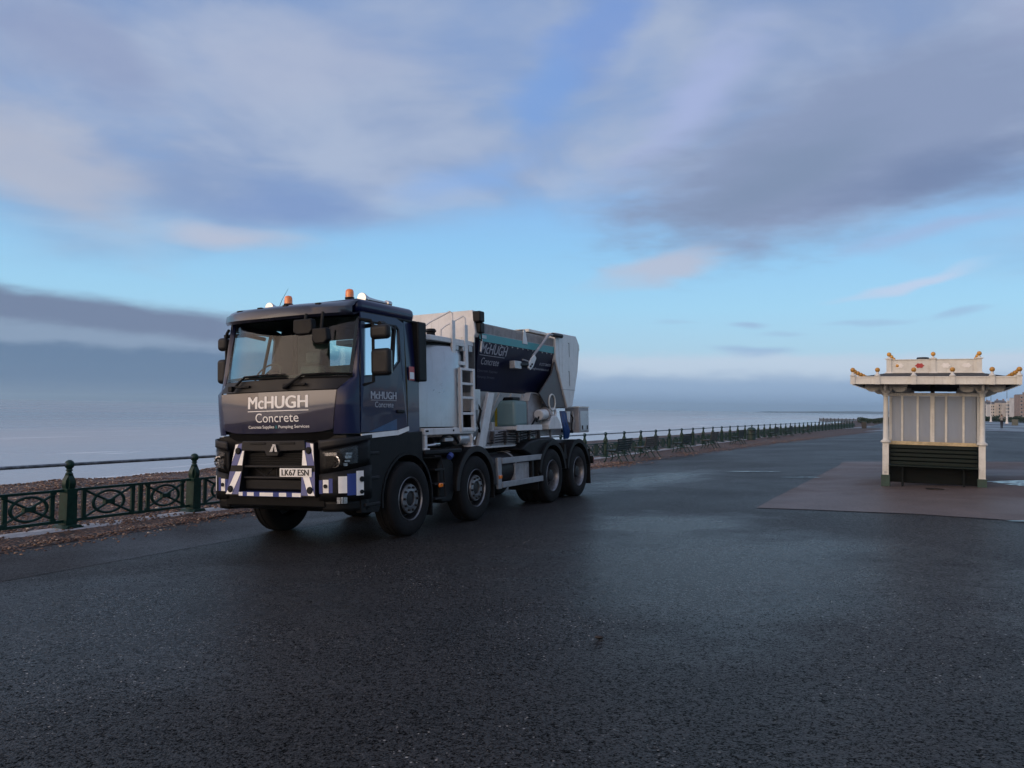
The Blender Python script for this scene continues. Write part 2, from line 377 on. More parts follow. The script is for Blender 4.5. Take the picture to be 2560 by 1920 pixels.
# ------------------------------------------------------------------ mesh builder
class MB:
    def __init__(s): s.v = []; s.f = []

    def add(s, vs, fs):
        o = len(s.v); s.v += [tuple(p) for p in vs]; s.f += [tuple(i + o for i in f) for f in fs]; return s

    def box(s, x0, x1, y0, y1, z0, z1):
        vs = [(x, y, z) for z in (z0, z1) for y in (y0, y1) for x in (x0, x1)]
        return s.add(vs, [(0, 2, 3, 1), (4, 5, 7, 6), (0, 1, 5, 4), (2, 6, 7, 3), (0, 4, 6, 2), (1, 3, 7, 5)])

    def cyl(s, p0, p1, r0, r1=None, n=12, cap=True):
        r1 = r0 if r1 is None else r1
        p0, p1 = Vector(p0), Vector(p1); ax = (p1 - p0).normalized()
        a = ax.orthogonal().normalized(); b = ax.cross(a)
        vs = []
        for p, r in ((p0, r0), (p1, r1)):
            vs += [p + (a * math.cos(2 * math.pi * i / n) + b * math.sin(2 * math.pi * i / n)) * r for i in range(n)]
        fs = [(i, (i + 1) % n, n + (i + 1) % n, n + i) for i in range(n)]
        if cap: fs += [tuple(range(n - 1, -1, -1)), tuple(range(n, 2 * n))]
        return s.add(vs, fs)

    def tube(s, path, r, n=8):
        pts = [Vector(p) for p in path]; vs = []; fs = []
        nrm = None
        for i, p in enumerate(pts):
            t = (pts[min(i + 1, len(pts) - 1)] - pts[max(i - 1, 0)]).normalized()
            nrm = t.orthogonal().normalized() if nrm is None else (nrm - t * nrm.dot(t)).normalized()
            b = t.cross(nrm)
            rr = r[i] if isinstance(r, (list, tuple)) else r
            vs += [p + (nrm * math.cos(2 * math.pi * k / n) + b * math.sin(2 * math.pi * k / n)) * rr for k in range(n)]
        for i in range(len(pts) - 1):
            fs += [(i * n + k, i * n + (k + 1) % n, (i + 1) * n + (k + 1) % n, (i + 1) * n + k) for k in range(n)]
        fs += [tuple(range(n - 1, -1, -1)), tuple((len(pts) - 1) * n + k for k in range(n))]
        return s.add(vs, fs)

    def lathe(s, prof, o=(0, 0, 0), axis='z', n=24, closed=False, caps=True):
        vs = []; o = Vector(o)
        for r, h in prof:
            for k in range(n):
                c, q = math.cos(2 * math.pi * k / n) * r, math.sin(2 * math.pi * k / n) * r
                p = {'z': (c, q, h), 'y': (q, h, c), 'x': (h, c, q)}[axis]
                vs.append(o + Vector(p))
        m_ = len(prof); fs = []
        for i in range(m_ if closed else m_ - 1):
            j = (i + 1) % m_
            fs += [(i * n + k, i * n + (k + 1) % n, j * n + (k + 1) % n, j * n + k) for k in range(n)]
        if not closed and caps:
            if prof[0][0] > 1e-6: fs.append(tuple(range(n - 1, -1, -1)))
            if prof[-1][0] > 1e-6: fs.append(tuple((m_ - 1) * n + k for k in range(n)))
        return s.add(vs, fs)

    def prism(s, poly, axis, a0, a1):
        n = len(poly)
        mk = {'x': lambda p, a: (a, p[0], p[1]), 'y': lambda p, a: (p[0], a, p[1]), 'z': lambda p, a: (p[0], p[1], a)}[axis]
        vs = [mk(p, a0) for p in poly] + [mk(p, a1) for p in poly]
        fs = [(i, (i + 1) % n, n + (i + 1) % n, n + i) for i in range(n)] + [tuple(range(n - 1, -1, -1)), tuple(range(n, 2 * n))]
        return s.add(vs, fs)

    def grid(s, fn, nu, nv):
        vs = [fn(i / nu, j / nv) for j in range(nv + 1) for i in range(nu + 1)]
        w = nu + 1
        return s.add(vs, [(j * w + i, j * w + i + 1, (j + 1) * w + i + 1, (j + 1) * w + i) for j in range(nv) for i in range(nu)])

    def sphere(s, c, r, n=16, m_=10):
        sc = r if isinstance(r, (tuple, list)) else (r, r, r)
        vs = [(c[0], c[1], c[2] - sc[2])]; fs = []
        for j in range(1, m_):
            t = math.pi * j / m_
            for k in range(n):
                a = 2 * math.pi * k / n
                vs.append((c[0] + sc[0] * math.sin(t) * math.cos(a), c[1] + sc[1] * math.sin(t) * math.sin(a), c[2] - sc[2] * math.cos(t)))
        vs.append((c[0], c[1], c[2] + sc[2])); L_ = len(vs) - 1
        for k in range(n):
            fs.append((0, 1 + (k + 1) % n, 1 + k))
            fs.append((L_, 1 + (m_ - 2) * n + k, 1 + (m_ - 2) * n + (k + 1) % n))
            for j in range(m_ - 2):
                fs.append((1 + j * n + k, 1 + j * n + (k + 1) % n, 1 + (j + 1) * n + (k + 1) % n, 1 + (j + 1) * n + k))
        return s.add(vs, fs)

    def torus(s, c, R_, r, axis='z', n=28, m_=8, sx=1.0, sz=1.0):
        vs = []; fs = []
        for i in range(n):
            a = 2 * math.pi * i / n
            for j in range(m_):
                b = 2 * math.pi * j / m_
                x = (R_ + r * math.cos(b)) * math.cos(a) * sx; y = (R_ + r * math.cos(b)) * math.sin(a) * sz; z = r * math.sin(b)
                p = {'z': (x, y, z), 'y': (x, z, y), 'x': (z, x, y)}[axis]
                vs.append((c[0] + p[0], c[1] + p[1], c[2] + p[2]))
        for i in range(n):
            for j in range(m_):
                fs.append((i * m_ + j, ((i + 1) % n) * m_ + j, ((i + 1) % n) * m_ + (j + 1) % m_, i * m_ + (j + 1) % m_))
        return s.add(vs, fs)

    def frame(s, outer, inner, fn):
        """ring of quads between two loops of 2-D points; fn maps a 2-D point to 3-D"""
        n = len(outer)
        return s.add([fn(*p) for p in outer] + [fn(*p) for p in inner], [(i, (i + 1) % n, n + (i + 1) % n, n + i) for i in range(n)])

    def mesh(s, name, mat, smooth=35, off=(0, 0, 0)):
        me = bpy.data.meshes.new(name)
        me.from_pydata([(x - off[0], y - off[1], z - off[2]) for x, y, z in s.v], [], s.f)
        bm = bmesh.new(); bm.from_mesh(me); bmesh.ops.recalc_face_normals(bm, faces=bm.faces); bm.to_mesh(me); bm.free()
        me.materials.append(mat)
        if smooth:
            me.polygons.foreach_set('use_smooth', [True] * len(me.polygons))
            me.set_sharp_from_angle(angle=R(smooth))
        me.update()
        return me


def link(name, data, parent=None, loc=None):
    o = bpy.data.objects.new(name, data); COL.objects.link(o)
    if parent: o.parent = parent
    if loc is not None: o.location = loc
    return o


def tag(o, label=None, cat=None, group=None, kind=None):
    if label: o['label'] = label
    if cat: o['category'] = cat
    if group: o['group'] = group
    if kind: o['kind'] = kind
    return o


OFF = [0, 0, 0]


def part(name, mb, mat, parent=None, smooth=35, bevel=0.0, seg=2, loc=None, solid=0.0):
    o = link(name, mb.mesh(name, mat, smooth, OFF), parent, loc)
    if solid:
        md = o.modifiers.new('thickness', 'SOLIDIFY'); md.thickness = solid; md.offset = 0.0
    if bevel:
        md = o.modifiers.new('edge', 'BEVEL'); md.width = bevel; md.segments = seg; md.limit_method = 'ANGLE'; md.angle_limit = R(40)
    return o


def text_geo(body, bold=0.0, shear=0.0, spacing=1.0):
    cu = bpy.data.curves.new('lettering', 'FONT'); cu.body = body; cu.size = 1.0; cu.offset = bold; cu.shear = shear
    cu.space_character = spacing; cu.resolution_u = 4
    to = bpy.data.objects.new('lettering', cu); COL.objects.link(to)
    dg = bpy.context.evaluated_depsgraph_get()
    me = to.evaluated_get(dg).to_mesh()
    vs = [tuple(q.co) for q in me.vertices]; fs = [tuple(p.vertices) for p in me.polygons]
    to.evaluated_get(dg).to_mesh_clear()
    bpy.data.objects.remove(to); bpy.data.curves.remove(cu)
    xs = [q[0] for q in vs]; ys = [q[1] for q in vs]
    x0, x1, y0, y1 = min(xs), max(xs), min(ys), max(ys)
    return [((q[0] - x0) / (x1 - x0), (q[1] - y0) / (y1 - y0)) for q in vs], fs


def lettering(name, body, fn, mat, parent, bold=0, shear=0.0, spacing=1.0):
    """flat letters; bold = extra overlaid strokes shifted sideways, each a hair behind the last"""
    vs, fs = text_geo(body, 0.0, shear, spacing)
    allv = []; allf = []
    n = int(bold)
    p0, px, py = Vector(fn(0, 0)), Vector(fn(1, 0)), Vector(fn(0, 1))
    nrm = (px - p0).cross(py - p0).normalized()
    asp = (py - p0).length / (px - p0).length
    shifts = [(0, 0)] + [(k * 0.055 * asp, 0.0) for k in range(1, n + 1)]
    if n: shifts += [(0.5 * n * 0.055 * asp, 0.02)]
    wd = 1 - n * 0.055 * asp
    for q, (sx, sy) in enumerate(shifts):
        o = len(allv)
        allv += [Vector(fn(x * wd + sx, y + sy)) + nrm * 0.0004 * q for x, y in vs]
        allf += [tuple(i + o for i in f) for f in fs]
    me = bpy.data.meshes.new(name)
    me.from_pydata([(p[0] - OFF[0], p[1] - OFF[1], p[2] - OFF[2]) for p in allv], [], allf)
    me.materials.append(mat)
    return link(name, me, parent)


# ------------------------------------------------------------------ ground frame
YAW, RHO, TAU = R(25.9), R(2.5075), -0.0025
AX = Vector((math.sin(YAW), math.cos(YAW), 0)); LX = Vector((-math.cos(YAW), math.sin(YAW), 0))


def zg(a, l):
    """height of the promenade: falls towards the sea, level on the landward side"""
    s = math.tan(RHO); l0 = l
    if l < -2.0:
        t = min(1.0, (-2.0 - l) / 3.0); l0 = -2.0 - 3.0 * (t - t * t / 2)
    return -s * (l0 - 6.246) + TAU * max(-40.0, min(130.0, a - 9.77))


def W(a, l, z=0.0):
    return AX * a + LX * l + Vector((0, 0, z))


def fence_l(a):
    return 11.9 - 0.0004 * max(0.0, a - 30.0) ** 2


# ================================================================== SETTING
def ground_mat(name, base, dark, rough_lo, rough_hi, chips_glints=0.0, grain=0.8, wet_scale=0.22, spec=0.4, wet_at=(0.40, 0.62), con=1.0, pools=()):
    mt, gg, out = newmat(name)
    p = gg.node('ShaderNodeNewGeometry').outputs['Position']
    big = gg.noise(p, wet_scale, 4, 0.55, 0.4)
    mid = gg.noise(p, 1.3, 5, 0.65)
    g1 = gg.m('ADD', gg.m('MULTIPLY', gg.noise(p, 72.0, 3, 0.8), 0.62), gg.m('MULTIPLY', gg.noise(p, 28.0, 3, 0.8), 0.38))
    g1 = gg.m('MULTIPLY_ADD', g1, 2.0 * con, 0.5 - 1.0 * con)                      # stones of the wearing course
    g2 = gg.voro(p, 75.0)
    wet = gg.smooth(big, *wet_at)
    if pools:                                            # where rain still lies in the surface
        pa = gg.v('DOT_PRODUCT', p, tuple(AX)); pl = gg.v('DOT_PRODUCT', p, tuple(LX)); edge = gg.m('MULTIPLY', gg.m('SUBTRACT', gg.noise(p, 0.9, 5, 0.65), 0.5), 1.9)
        wet = gg.m('MULTIPLY', wet, 0.45)
        for a0, l0, ra, rl in pools:
            q = gg.m('ADD', gg.v('LENGTH', gg.xyz(gg.m('DIVIDE', gg.m('SUBTRACT', pa, a0), ra), gg.m('DIVIDE', gg.m('SUBTRACT', pl, l0), rl), 0.0)), edge)
            wet = gg.m('MAXIMUM', wet, gg.smooth(q, 1.45, 0.25))
    col = gg.mix(gg.smooth(mid, 0.3, 0.7), dark + (1,), base + (1,))
    col = gg.mix(gg.smooth(g1, 0.55, 0.80, 0.0, 0.8), col, tuple(min(1, x * 2.4) for x in base) + (1,))  # pale stones, with wet glint of the grain put into the colour
    col = gg.mix(gg.smooth(g1, 0.48, 0.34, 0.0, 0.95), col, tuple(x * 0.15 for x in dark) + (1,))
    if chips_glints:  # real pale chips, plus bright surface glints painted as specks
        for sc, lo, am in ((52.0, 0.975, 1.0), (95.0, 0.962, 0.7)):
            chip_glint = gg.node('ShaderNodeTexVoronoi'); gg.put(chip_glint.inputs['Vector'], p); chip_glint.inputs['Scale'].default_value = sc
            r1 = gg.sep(chip_glint.outputs['Color'])[1]
            k = gg.m('MULTIPLY', gg.smooth(r1, lo, lo + 0.012), gg.smooth(chip_glint.outputs['Distance'], 0.42, 0.28))
            patch = gg.smooth(gg.noise(p, 0.45, 2, 0.5), 0.42, 0.62, 0.2, 1.0)
            col = gg.mix(gg.m('MULTIPLY', gg.m('MULTIPLY', k, patch), chips_glints * am), col, (0.50, 0.48, 0.45, 1))
    b = gg.node('ShaderNodeBsdfPrincipled')
    gg.put(b.inputs['Base Color'], col)
    gg.put(b.inputs['Roughness'], gg.m('ADD', gg.remap(wet, 0, 1, rough_hi, rough_lo), gg.m('MULTIPLY', gg.m('SUBTRACT', g1, 0.5), 0.18)))
    gg.put(b.inputs['Specular IOR Level'], gg.m('MULTIPLY', gg.remap(wet, 0, 1, spec * 0.6, spec * 1.25), gg.smooth(g1, 0.38, 0.60, 0.03, 1.75)))
    bp = gg.node('ShaderNodeBump'); bp.inputs['Distance'].default_value = 0.022; bp.inputs['Strength'].default_value = grain
    gg.put(bp.inputs['Height'], gg.m('ADD', gg.m('MULTIPLY', g1, 0.8), gg.m('MULTIPLY', g2, -0.5)))
    b2 = gg.node('ShaderNodeBump'); b2.inputs['Distance'].default_value = 0.05; b2.inputs['Strength'].default_value = 0.08
    gg.put(b2.inputs['Height'], gg.noise(p, 0.8, 3, 0.5)); gg.l.new(bp.outputs[0], b2.inputs['Normal'])
    gg.l.new(b2.outputs[0], b.inputs['Normal'])
    gg.l.new(b.outputs[0], out.inputs[0])
    return mt


asphalt = ground_mat('wet_asphalt', (0.025, 0.0232, 0.0225), (0.015, 0.014, 0.0135), 0.24, 0.46, chips_glints=1.0, grain=0.8, spec=0.26, wet_at=(0.25, 0.75), pools=((8.6, 1.9, 3.4, 2.7), (12.0, 3.3, 1.6, 1.5), (5.0, 5.6, 2.2, 2.6), (21.5, 6.2, 4.0, 1.4), (12.3, -2.6, 2.0, 1.0)))
asphalt2 = ground_mat('wet_asphalt_strip', (0.034, 0.032, 0.032), (0.023, 0.022, 0.022), 0.42, 0.56, chips_glints=0.4, grain=0.6, spec=0.2, con=0.7)
slab_m = ground_mat('brown_paving', (0.13, 0.102, 0.094), (0.10, 0.078, 0.071), 0.50, 0.66, grain=0.25, spec=0.2, con=0.4)
pale_m = ground_mat('pale_wet_paving', (0.13, 0.135, 0.15), (0.08, 0.085, 0.095), 0.30, 0.55, grain=0.2, wet_scale=0.1, spec=0.3, con=0.4)


def sheet(name, rows, mat, dz=0.0, kind='structure'):
    """rows of (a, l) points -> quads that follow the ground"""
    vs = [W(a, l, zg(a, l) + dz) for r in rows for a, l in r]; n = len(rows[0])
    fs = [(j * n + i, j * n + i + 1, (j + 1) * n + i + 1, (j + 1) * n + i) for j in range(len(rows) - 1) for i in range(n - 1)]
    mb = MB(); mb.add(vs, fs)
    return tag(part(name, mb, mat, smooth=60), kind=kind)


a_list = [-3000, -300, -60, -30, -15, -8, -4, 0, 4, 8, 12, 16, 20, 25, 30, 36, 42, 50, 60, 70, 80, 92, 105, 120, 135, 150, 200, 400, 1200, 4000]
l_frac = [-3000, -400, -60, -20, -10, -6, -5, -4.5, -4, -3.5, -3, -2.5, -2, -1, 0, 2, 4, 6, 8]
rows = []
for a in a_list:
    lf = fence_l(max(-50, min(150, a))) - 0.32 if a < 150 else fence_l(150) - 0.32
    rows.append([(a, l) for l in l_frac if l < lf - 0.5] + [(a, l) for l in l_frac if l >= lf - 0.5][:0])
mn = min(len(r) for r in rows)
rows = [[(a, r_[1]) for r_ in r[:mn]] + [(a, fence_l(max(-50, min(150, a))) - 0.32)] for a, r in zip(a_list, rows)]
sheet('promenade', rows, asphalt)

# resurfaced strip along the railing, brown paving under the shelter, pale paving far down the prom
jit = lambda s: random.uniform(-s, s)
sa = [-30, -10, -2, 2, 4, 5.5, 6.5, 7.5, 9, 12, 16, 22, 30, 45]
sheet('asphalt_strip', [[(a, 8.45 + 0.03 * math.sin(a * 1.3) + jit(0.02) - max(0, a - 8) * 0.004), (a, 9.5), (a, 11.4)] for a in sa], asphalt2, 0.003)
sp = []
for i in range(25):
    t = i / 24; a = 14.55 + t * 15.9
    edge = 2.42 - 0.36 * t + jit(0.015) + (0.28 * math.sin((t - .9) / .1 * 3.1) if t > .9 else 0) * 0.4
    da = -1.05 * (1 - t) * 0.0
    sp.append([(a, edge), (a - 0.1 * (1 - t), 1.5), (a - 0.35 * (1 - t), 0.0), (a - 0.95 * (1 - t) - 0.0, -1.4), (a - 1.25 * (1 - t), -2.6), (a - 1.7 * (1 - t), -4.5)])
sheet('brown_paving', sp, slab_m, 0.008)
pp = []
for i in range(20):
    t = i / 19
    pp.append([(92.5 + 160 * t + jit(0.4), 4.6 - 3 * t), (93.5 + 160 * t, 2.0), (94 + 160 * t, -2), (93 + 160 * t + jit(.5), -5), (92.6 + 160 * t, -9), (92 + 160 * t, -26)])
sheet('pale_paving', pp, pale_m, 0.03)


def puddle(name, a0, l0, ra, rl, seed):
    rr = random.Random(seed); n = 40; ph = [rr.uniform(0, 6.28) for _ in range(4)]
    vs = [W(a0, l0, zg(a0, l0) + 0.013)]
    for k in range(n):
        t = 2 * math.pi * k / n
        q = 1 + 0.28 * math.sin(2 * t + ph[0]) + 0.2 * math.sin(3 * t + ph[1]) + 0.12 * math.sin(5 * t + ph[2]) + 0.08 * math.sin(9 * t + ph[3])
        a, l = a0 + ra * q * math.cos(t), l0 + rl * q * math.sin(t)
        vs.append(W(a, l, zg(a, l) + 0.013))
    mb = MB(); mb.add(vs, [(0, 1 + k, 1 + (k + 1) % n) for k in range(n)])
    return tag(part(name, mb, water_p), kind='structure')


mt, gg, out = newmat('puddle_water')
pos = gg.node('ShaderNodeNewGeometry').outputs['Position']
b = gg.node('ShaderNodeBsdfPrincipled'); b.inputs['Base Color'].default_value = (0.02, 0.02, 0.022, 1)
gg.put(b.inputs['Roughness'], gg.smooth(gg.noise(pos, 6, 5, 0.7), 0.35, 0.65, 0.10, 0.40))
bp = gg.node('ShaderNodeBump'); bp.inputs['Strength'].default_value = 0.12; bp.inputs['Distance'].default_value = 0.01
gg.put(bp.inputs['Height'], gg.noise(pos, 9.0, 3, 0.5)); gg.l.new(bp.outputs[0], b.inputs['Normal'])
gg.l.new(b.outputs[0], out.inputs[0])
water_p = mt
puddle('puddle', 21.2, -2.0, 0.42, 0.55, 3)
puddle('puddle', 20.5, -2.3, 0.22, 0.5, 17)
puddle('puddle', 13.55, -1.75, 0.10, 0.45, 5)
puddle('puddle', 24.6, 4.2, 0.12, 0.9, 8)
puddle('puddle', 22.3, 2.5, 0.10, 0.5, 9)
puddle('puddle', 20.9, -0.1, 0.22, 0.28, 12)

# shingle beach beyond the railing, sloping to the sea, and shingle thrown over the edge of the promenade
mt, gg, out = newmat('shingle')
pos = gg.node('ShaderNodeNewGeometry').outputs['Position']
vo = gg.node('ShaderNodeTexVoronoi'); gg.put(vo.inputs['Vector'], pos); vo.inputs['Scale'].default_value = 19.0
rnd = gg.sep(vo.outputs['Color'])
col = gg.ramp(rnd[0], [(0.0, (0.040, 0.014, 0.007, 1)), (0.35, (0.125, 0.056, 0.026, 1)), (0.6, (0.20, 0.098, 0.048, 1)), (0.8, (0.09, 0.058, 0.042, 1)), (0.93, (0.28, 0.15, 0.08, 1)), (1.0, (0.42, 0.33, 0.24, 1))])
col = gg.mix(gg.smooth(vo.outputs['Distance'], 0.35, 0.62), col, (0.012, 0.007, 0.006, 1))
b = gg.node('ShaderNodeBsdfPrincipled'); gg.put(b.inputs['Base Color'], col); b.inputs['Roughness'].default_value = 0.6; b.inputs['Specular IOR Level'].default_value = 0.25
bp = gg.node('ShaderNodeBump'); bp.inputs['Strength'].default_value = 0.9; bp.inputs['Distance'].default_value = 0.03
gg.put(bp.inputs['Height'], gg.m('MULTIPLY', vo.outputs['Distance'], -1.0)); gg.l.new(bp.outputs[0], b.inputs['Normal'])
gg.l.new(b.outputs[0], out.inputs[0])
shingle = mt


def hb(a, l):
    return 0.025 * math.sin(a * 0.9 + l * 0.7) + 0.02 * math.sin(a * 2.3 - l * 1.9) + 0.015 * math.sin(l * 3.1 + a * 0.4)


def beach_z(a, l):
    f = fence_l(max(-50, min(150, a)))
    base = zg(a, f) - 0.10
    dl = l - f
    if dl < 8.6: return base + hb(a, l) * min(1, dl / 1.5) + 0.02 * dl * 0
    return base + hb(a, l) * max(0, 1 - (dl - 8.6) / 6) - 0.24 * (dl - 8.6)


mb = MB(); vs = []; dls = [0.02, 0.4, 0.8, 1.3, 1.9, 2.5, 3.2, 4, 4.8, 5.6, 6.4, 7.2, 8.0, 8.6, 9.2, 10.5, 13, 18, 26, 40]
aa = [-200, -60] + [-20 + i * 1.0 for i in range(70)] + [55 + i * 5 for i in range(24)] + [200, 300, 500, 1000, 4000]
for a in aa:
    for q in dls:
        l = fence_l(max(-50, min(150, a))) + 0.1 + q
        vs.append(W(a, l, beach_z(a, l)))
n = len(dls)
mb.add(vs, [(j * n + i, j * n + i + 1, (j + 1) * n + i + 1, (j + 1) * n + i) for j in range(len(aa) - 1) for i in range(n - 1)])
tag(part('shingle_beach', mb, shingle, smooth=60), kind='structure')

EDGE = [(-10, 10.5), (6.8, 10.55), (8.3, 10.6), (9.9, 10.75), (11.4, 10.9), (15, 10.9), (20, 10.4), (26.5, 9.55), (32, 9.15), (41.4, 8.55), (54.3, 7.55), (71, 5.85), (92.5, 3.1), (120, -0.5)]


def edge_l(a):
    for (a0, l0), (a1, l1) in zip(EDGE, EDGE[1:]):
        if a <= a1: return l0 + (l1 - l0) * max(0, (a - a0)) / (a1 - a0)
    return EDGE[-1][1]


rows = []
a = -10.0
while a < 118:
    f = fence_l(a); e = edge_l(a) + 0.10 * math.sin(a * 1.9) * 0.5 + jit(0.07)
    rows.append([(a, e), (a, e + (f - e) * .3), (a, e + (f - e) * .65), (a, f - 0.18)]); a += 0.33 if a < 60 else 1.2
vs = []
for r in rows:
    for i, (a, l) in enumerate(r):
        vs.append(W(a, l, zg(a, l) + (0.010, 0.035 + jit(0.012), 0.045 + jit(0.015), 0.03)[i]))
mb = MB(); mb.add(vs, [(j * 4 + i, j * 4 + i + 1, (j + 1) * 4 + i + 1, (j + 1) * 4 + i) for j in range(len(rows) - 1) for i in range(3)])
tag(part('shingle_verge', mb, shingle, smooth=60), kind='structure')

# loose pebbles: real stones on the near shingle, uncountable
ico = []
t = (1 + 5 ** .5) / 2
for q in ((-1, t, 0), (1, t, 0), (-1, -t, 0), (1, -t, 0), (0, -1, t), (0, 1, t), (0, -1, -t), (0, 1, -t), (t, 0, -1), (t, 0, 1), (-t, 0, -1), (-t, 0, 1)):
    ico.append(np.array(q) / np.linalg.norm(q))
ico = np.array(ico)
icof = np.array([(0, 11, 5), (0, 5, 1), (0, 1, 7), (0, 7, 10), (0, 10, 11), (1, 5, 9), (5, 11, 4), (11, 10, 2), (10, 7, 6), (7, 1, 8), (3, 9, 4), (3, 4, 2), (3, 2, 6), (3, 6, 8), (3, 8, 9), (4, 9, 5), (2, 4, 11), (6, 2, 10), (8, 6, 7), (9, 8, 1)])
mt, gg, out = newmat('pebble')
ri = gg.node('ShaderNodeNewGeometry').outputs['Random Per Island']
col = gg.ramp(ri, [(0.0, (0.035, 0.013, 0.007, 1)), (0.3, (0.095, 0.045, 0.024, 1)), (0.55, (0.17, 0.085, 0.045, 1)), (0.75, (0.08, 0.055, 0.042, 1)), (0.92, (0.27, 0.15, 0.08, 1)), (1.0, (0.46, 0.38, 0.29, 1))])
b = gg.node('ShaderNodeBsdfPrincipled'); gg.put(b.inputs['Base Color'], col); b.inputs['Roughness'].default_value = 0.42
gg.l.new(b.outputs[0], out.inputs[0])
rg = np.random.RandomState(3)
pts = []
for _ in range(16000):                       # verge, thinning onto the asphalt
    a = rg.uniform(3, 30) if rg.rand() < .8 else rg.uniform(26, 70)
    e = edge_l(a); f = fence_l(a)
    l = e + (f - e) * rg.rand() ** .8 if rg.rand() < .93 else e - abs(rg.normal(0, .28))
    s = rg.uniform(.010, .026) * (1.25 if a > 25 else 1)
    base = 0.006 if l < e else 0.03
    pts.append((a, l, zg(a, l) + base, s))
for _ in range(22000):                      # beach behind the railing
    a = rg.uniform(5, 24); l = fence_l(a) + rg.uniform(.15, 9.3)
    pts.append((a, l, beach_z(a, l) + .004, rg.uniform(.012, .034)))
for _ in range(1800):                       # stones lying on the kerb
    a = rg.uniform(4, 16); f = fence_l(a); l = f + rg.uniform(-.34, .12)
    if math.sin(a * 2.1) + math.sin(a * 5.3 + 1) * .6 + rg.normal(0, .5) > .2: pts.append((a, l, zg(a, f) + .062, rg.uniform(.010, .024)))
N = len(pts)
V = np.zeros((N, 12, 3)); F = np.zeros((N, 20, 3), int)
for i, (a, l, z, s) in enumerate(pts):
    sc = np.array([s * rg.uniform(.8, 1.5), s * rg.uniform(.8, 1.3), s * rg.uniform(.5, .8)])
    q = ico * sc * rg.uniform(.85, 1.15, (12, 1)); th = rg.uniform(0, 6.28)
    c_, s_ = math.cos(th), math.sin(th)
    q = np.stack([q[:, 0] * c_ - q[:, 1] * s_, q[:, 0] * s_ + q[:, 1] * c_, q[:, 2]], 1)
    V[i] = q + np.array(W(a, l, z)); F[i] = icof + i * 12
me = bpy.data.meshes.new('loose_pebbles')
me.vertices.add(N * 12); me.vertices.foreach_set('co', V.ravel())
me.loops.add(N * 60); me.loops.foreach_set('vertex_index', F.ravel())
me.polygons.add(N * 20); me.polygons.foreach_set('loop_start', np.arange(0, N * 60, 3)); me.polygons.foreach_set('loop_total', np.full(N * 20, 3))
me.materials.append(mt); me.update(); me.validate()
me.polygons.foreach_set('use_smooth', [True] * (N * 20))
tag(link('loose_pebbles', me), 'loose brown shingle pebbles lying along the railing and on the beach', 'pebbles', kind='stuff')

# kerb of pale stones under the railing
kb = MB(); rows = []
ka = [-12 + i * 2.5 for i in range(65)]
for a0, a1 in zip(ka, ka[1:]):
    f0, f1 = fence_l(a0), fence_l(a1)
    P = [W(a_, f_ + dl, zg(a_, f_) + dz_) for a_, f_ in ((a0, f0), (a1, f1)) for dl, dz_ in ((-.28, -.2), (-.28, .02), (.10, .02), (.10, -.2))]
    kb.add(P, [(0, 1, 5, 4), (1, 2, 6, 5), (2, 3, 7, 6)])
kerb = tag(part('kerb', kb, stone_m), kind='structure')
for i in range(70):
    a0 = 2.0 + i * 0.93; a1 = a0 + 0.915
    mb = MB(); f0, f1 = fence_l(a0), fence_l(a1); h = 0.055 + jit(0.008)
    P = [W(a_, f_ + dl, zg(a_, f_) + dz_) for a_, f_ in ((a0, f0), (a1, f1)) for dl, dz_ in ((-.31, -.2), (-.31, h), (.12, h), (.12, -.2))]
    mb.add(P, [(0, 1, 5, 4), (1, 2, 6, 5), (2, 3, 7, 6), (0, 3, 2, 1), (4, 5, 6, 7)])
    part('kerb_stone', mb, stone_m, kerb, bevel=0.012)

# sea
mt, gg, out = newmat('sea_water')
pos = gg.node('ShaderNodeNewGeometry').outputs['Position']
rot = gg.node('ShaderNodeMapping'); rot.inputs['Rotation'].default_value = (0, 0, YAW)
gg.l.new(pos, rot.inputs['Vector'])
pr = rot.outputs[0]
swell = gg.noise(gg.v('MULTIPLY', pr, (0.05, 0.016, 1)), 1.0, 5, 0.6)
chop = gg.noise(gg.v('MULTIPLY', pr, (0.9, 0.35, 1)), 1.0, 5, 0.65)
band = gg.noise(gg.v('MULTIPLY', pr, (0.012, 0.0025, 1)), 1.0, 4, 0.6)
lat = gg.v('DOT_PRODUCT', pos, tuple(LX))
near = gg.smooth(gg.m('ADD', lat, gg.m('MULTIPLY', gg.m('SUBTRACT', swell, 0.5), 90.0)), 330.0, 60.0)
foam = gg.noise(gg.v('MULTIPLY', pr, (0.16, 0.018, 1)), 1.0, 6, 0.72)
b = gg.node('ShaderNodeBsdfPrincipled')
sc_ = gg.mix(gg.smooth(band, 0.3, 0.7), (0.22, 0.245, 0.275, 1), (0.34, 0.36, 0.38, 1))
sc_ = gg.mix(gg.m('MULTIPLY', near, 0.6), sc_, (0.50, 0.515, 0.525, 1))
sc_ = gg.mix(gg.m('MULTIPLY', near, gg.smooth(foam, 0.57, 0.64)), sc_, (0.72, 0.73, 0.74, 1))
gg.put(b.inputs['Base Color'], sc_)
gg.put(b.inputs['Roughness'], gg.remap(band, 0.3, 0.7, 0.22, 0.38))
b.inputs['Specular IOR Level'].default_value = 0.5; b.inputs['IOR'].default_value = 1.33
bp = gg.node('ShaderNodeBump'); bp.inputs['Strength'].default_value = 0.6; bp.inputs['Distance'].default_value = 0.5
gg.put(bp.inputs['Height'], gg.m('ADD', gg.m('MULTIPLY', swell, 2.4), gg.m('MULTIPLY', chop, 0.6)))
gg.l.new(bp.outputs[0], b.inputs['Normal']); gg.l.new(b.outputs[0], out.inputs[0])
mb = MB(); SEA = -5.0
mb.add([W(a_, l_, SEA) for a_, l_ in ((-9000, 19.0), (12000, 19.0), (12000, 12000), (-9000, 12000))], [(0, 1, 2, 3)])
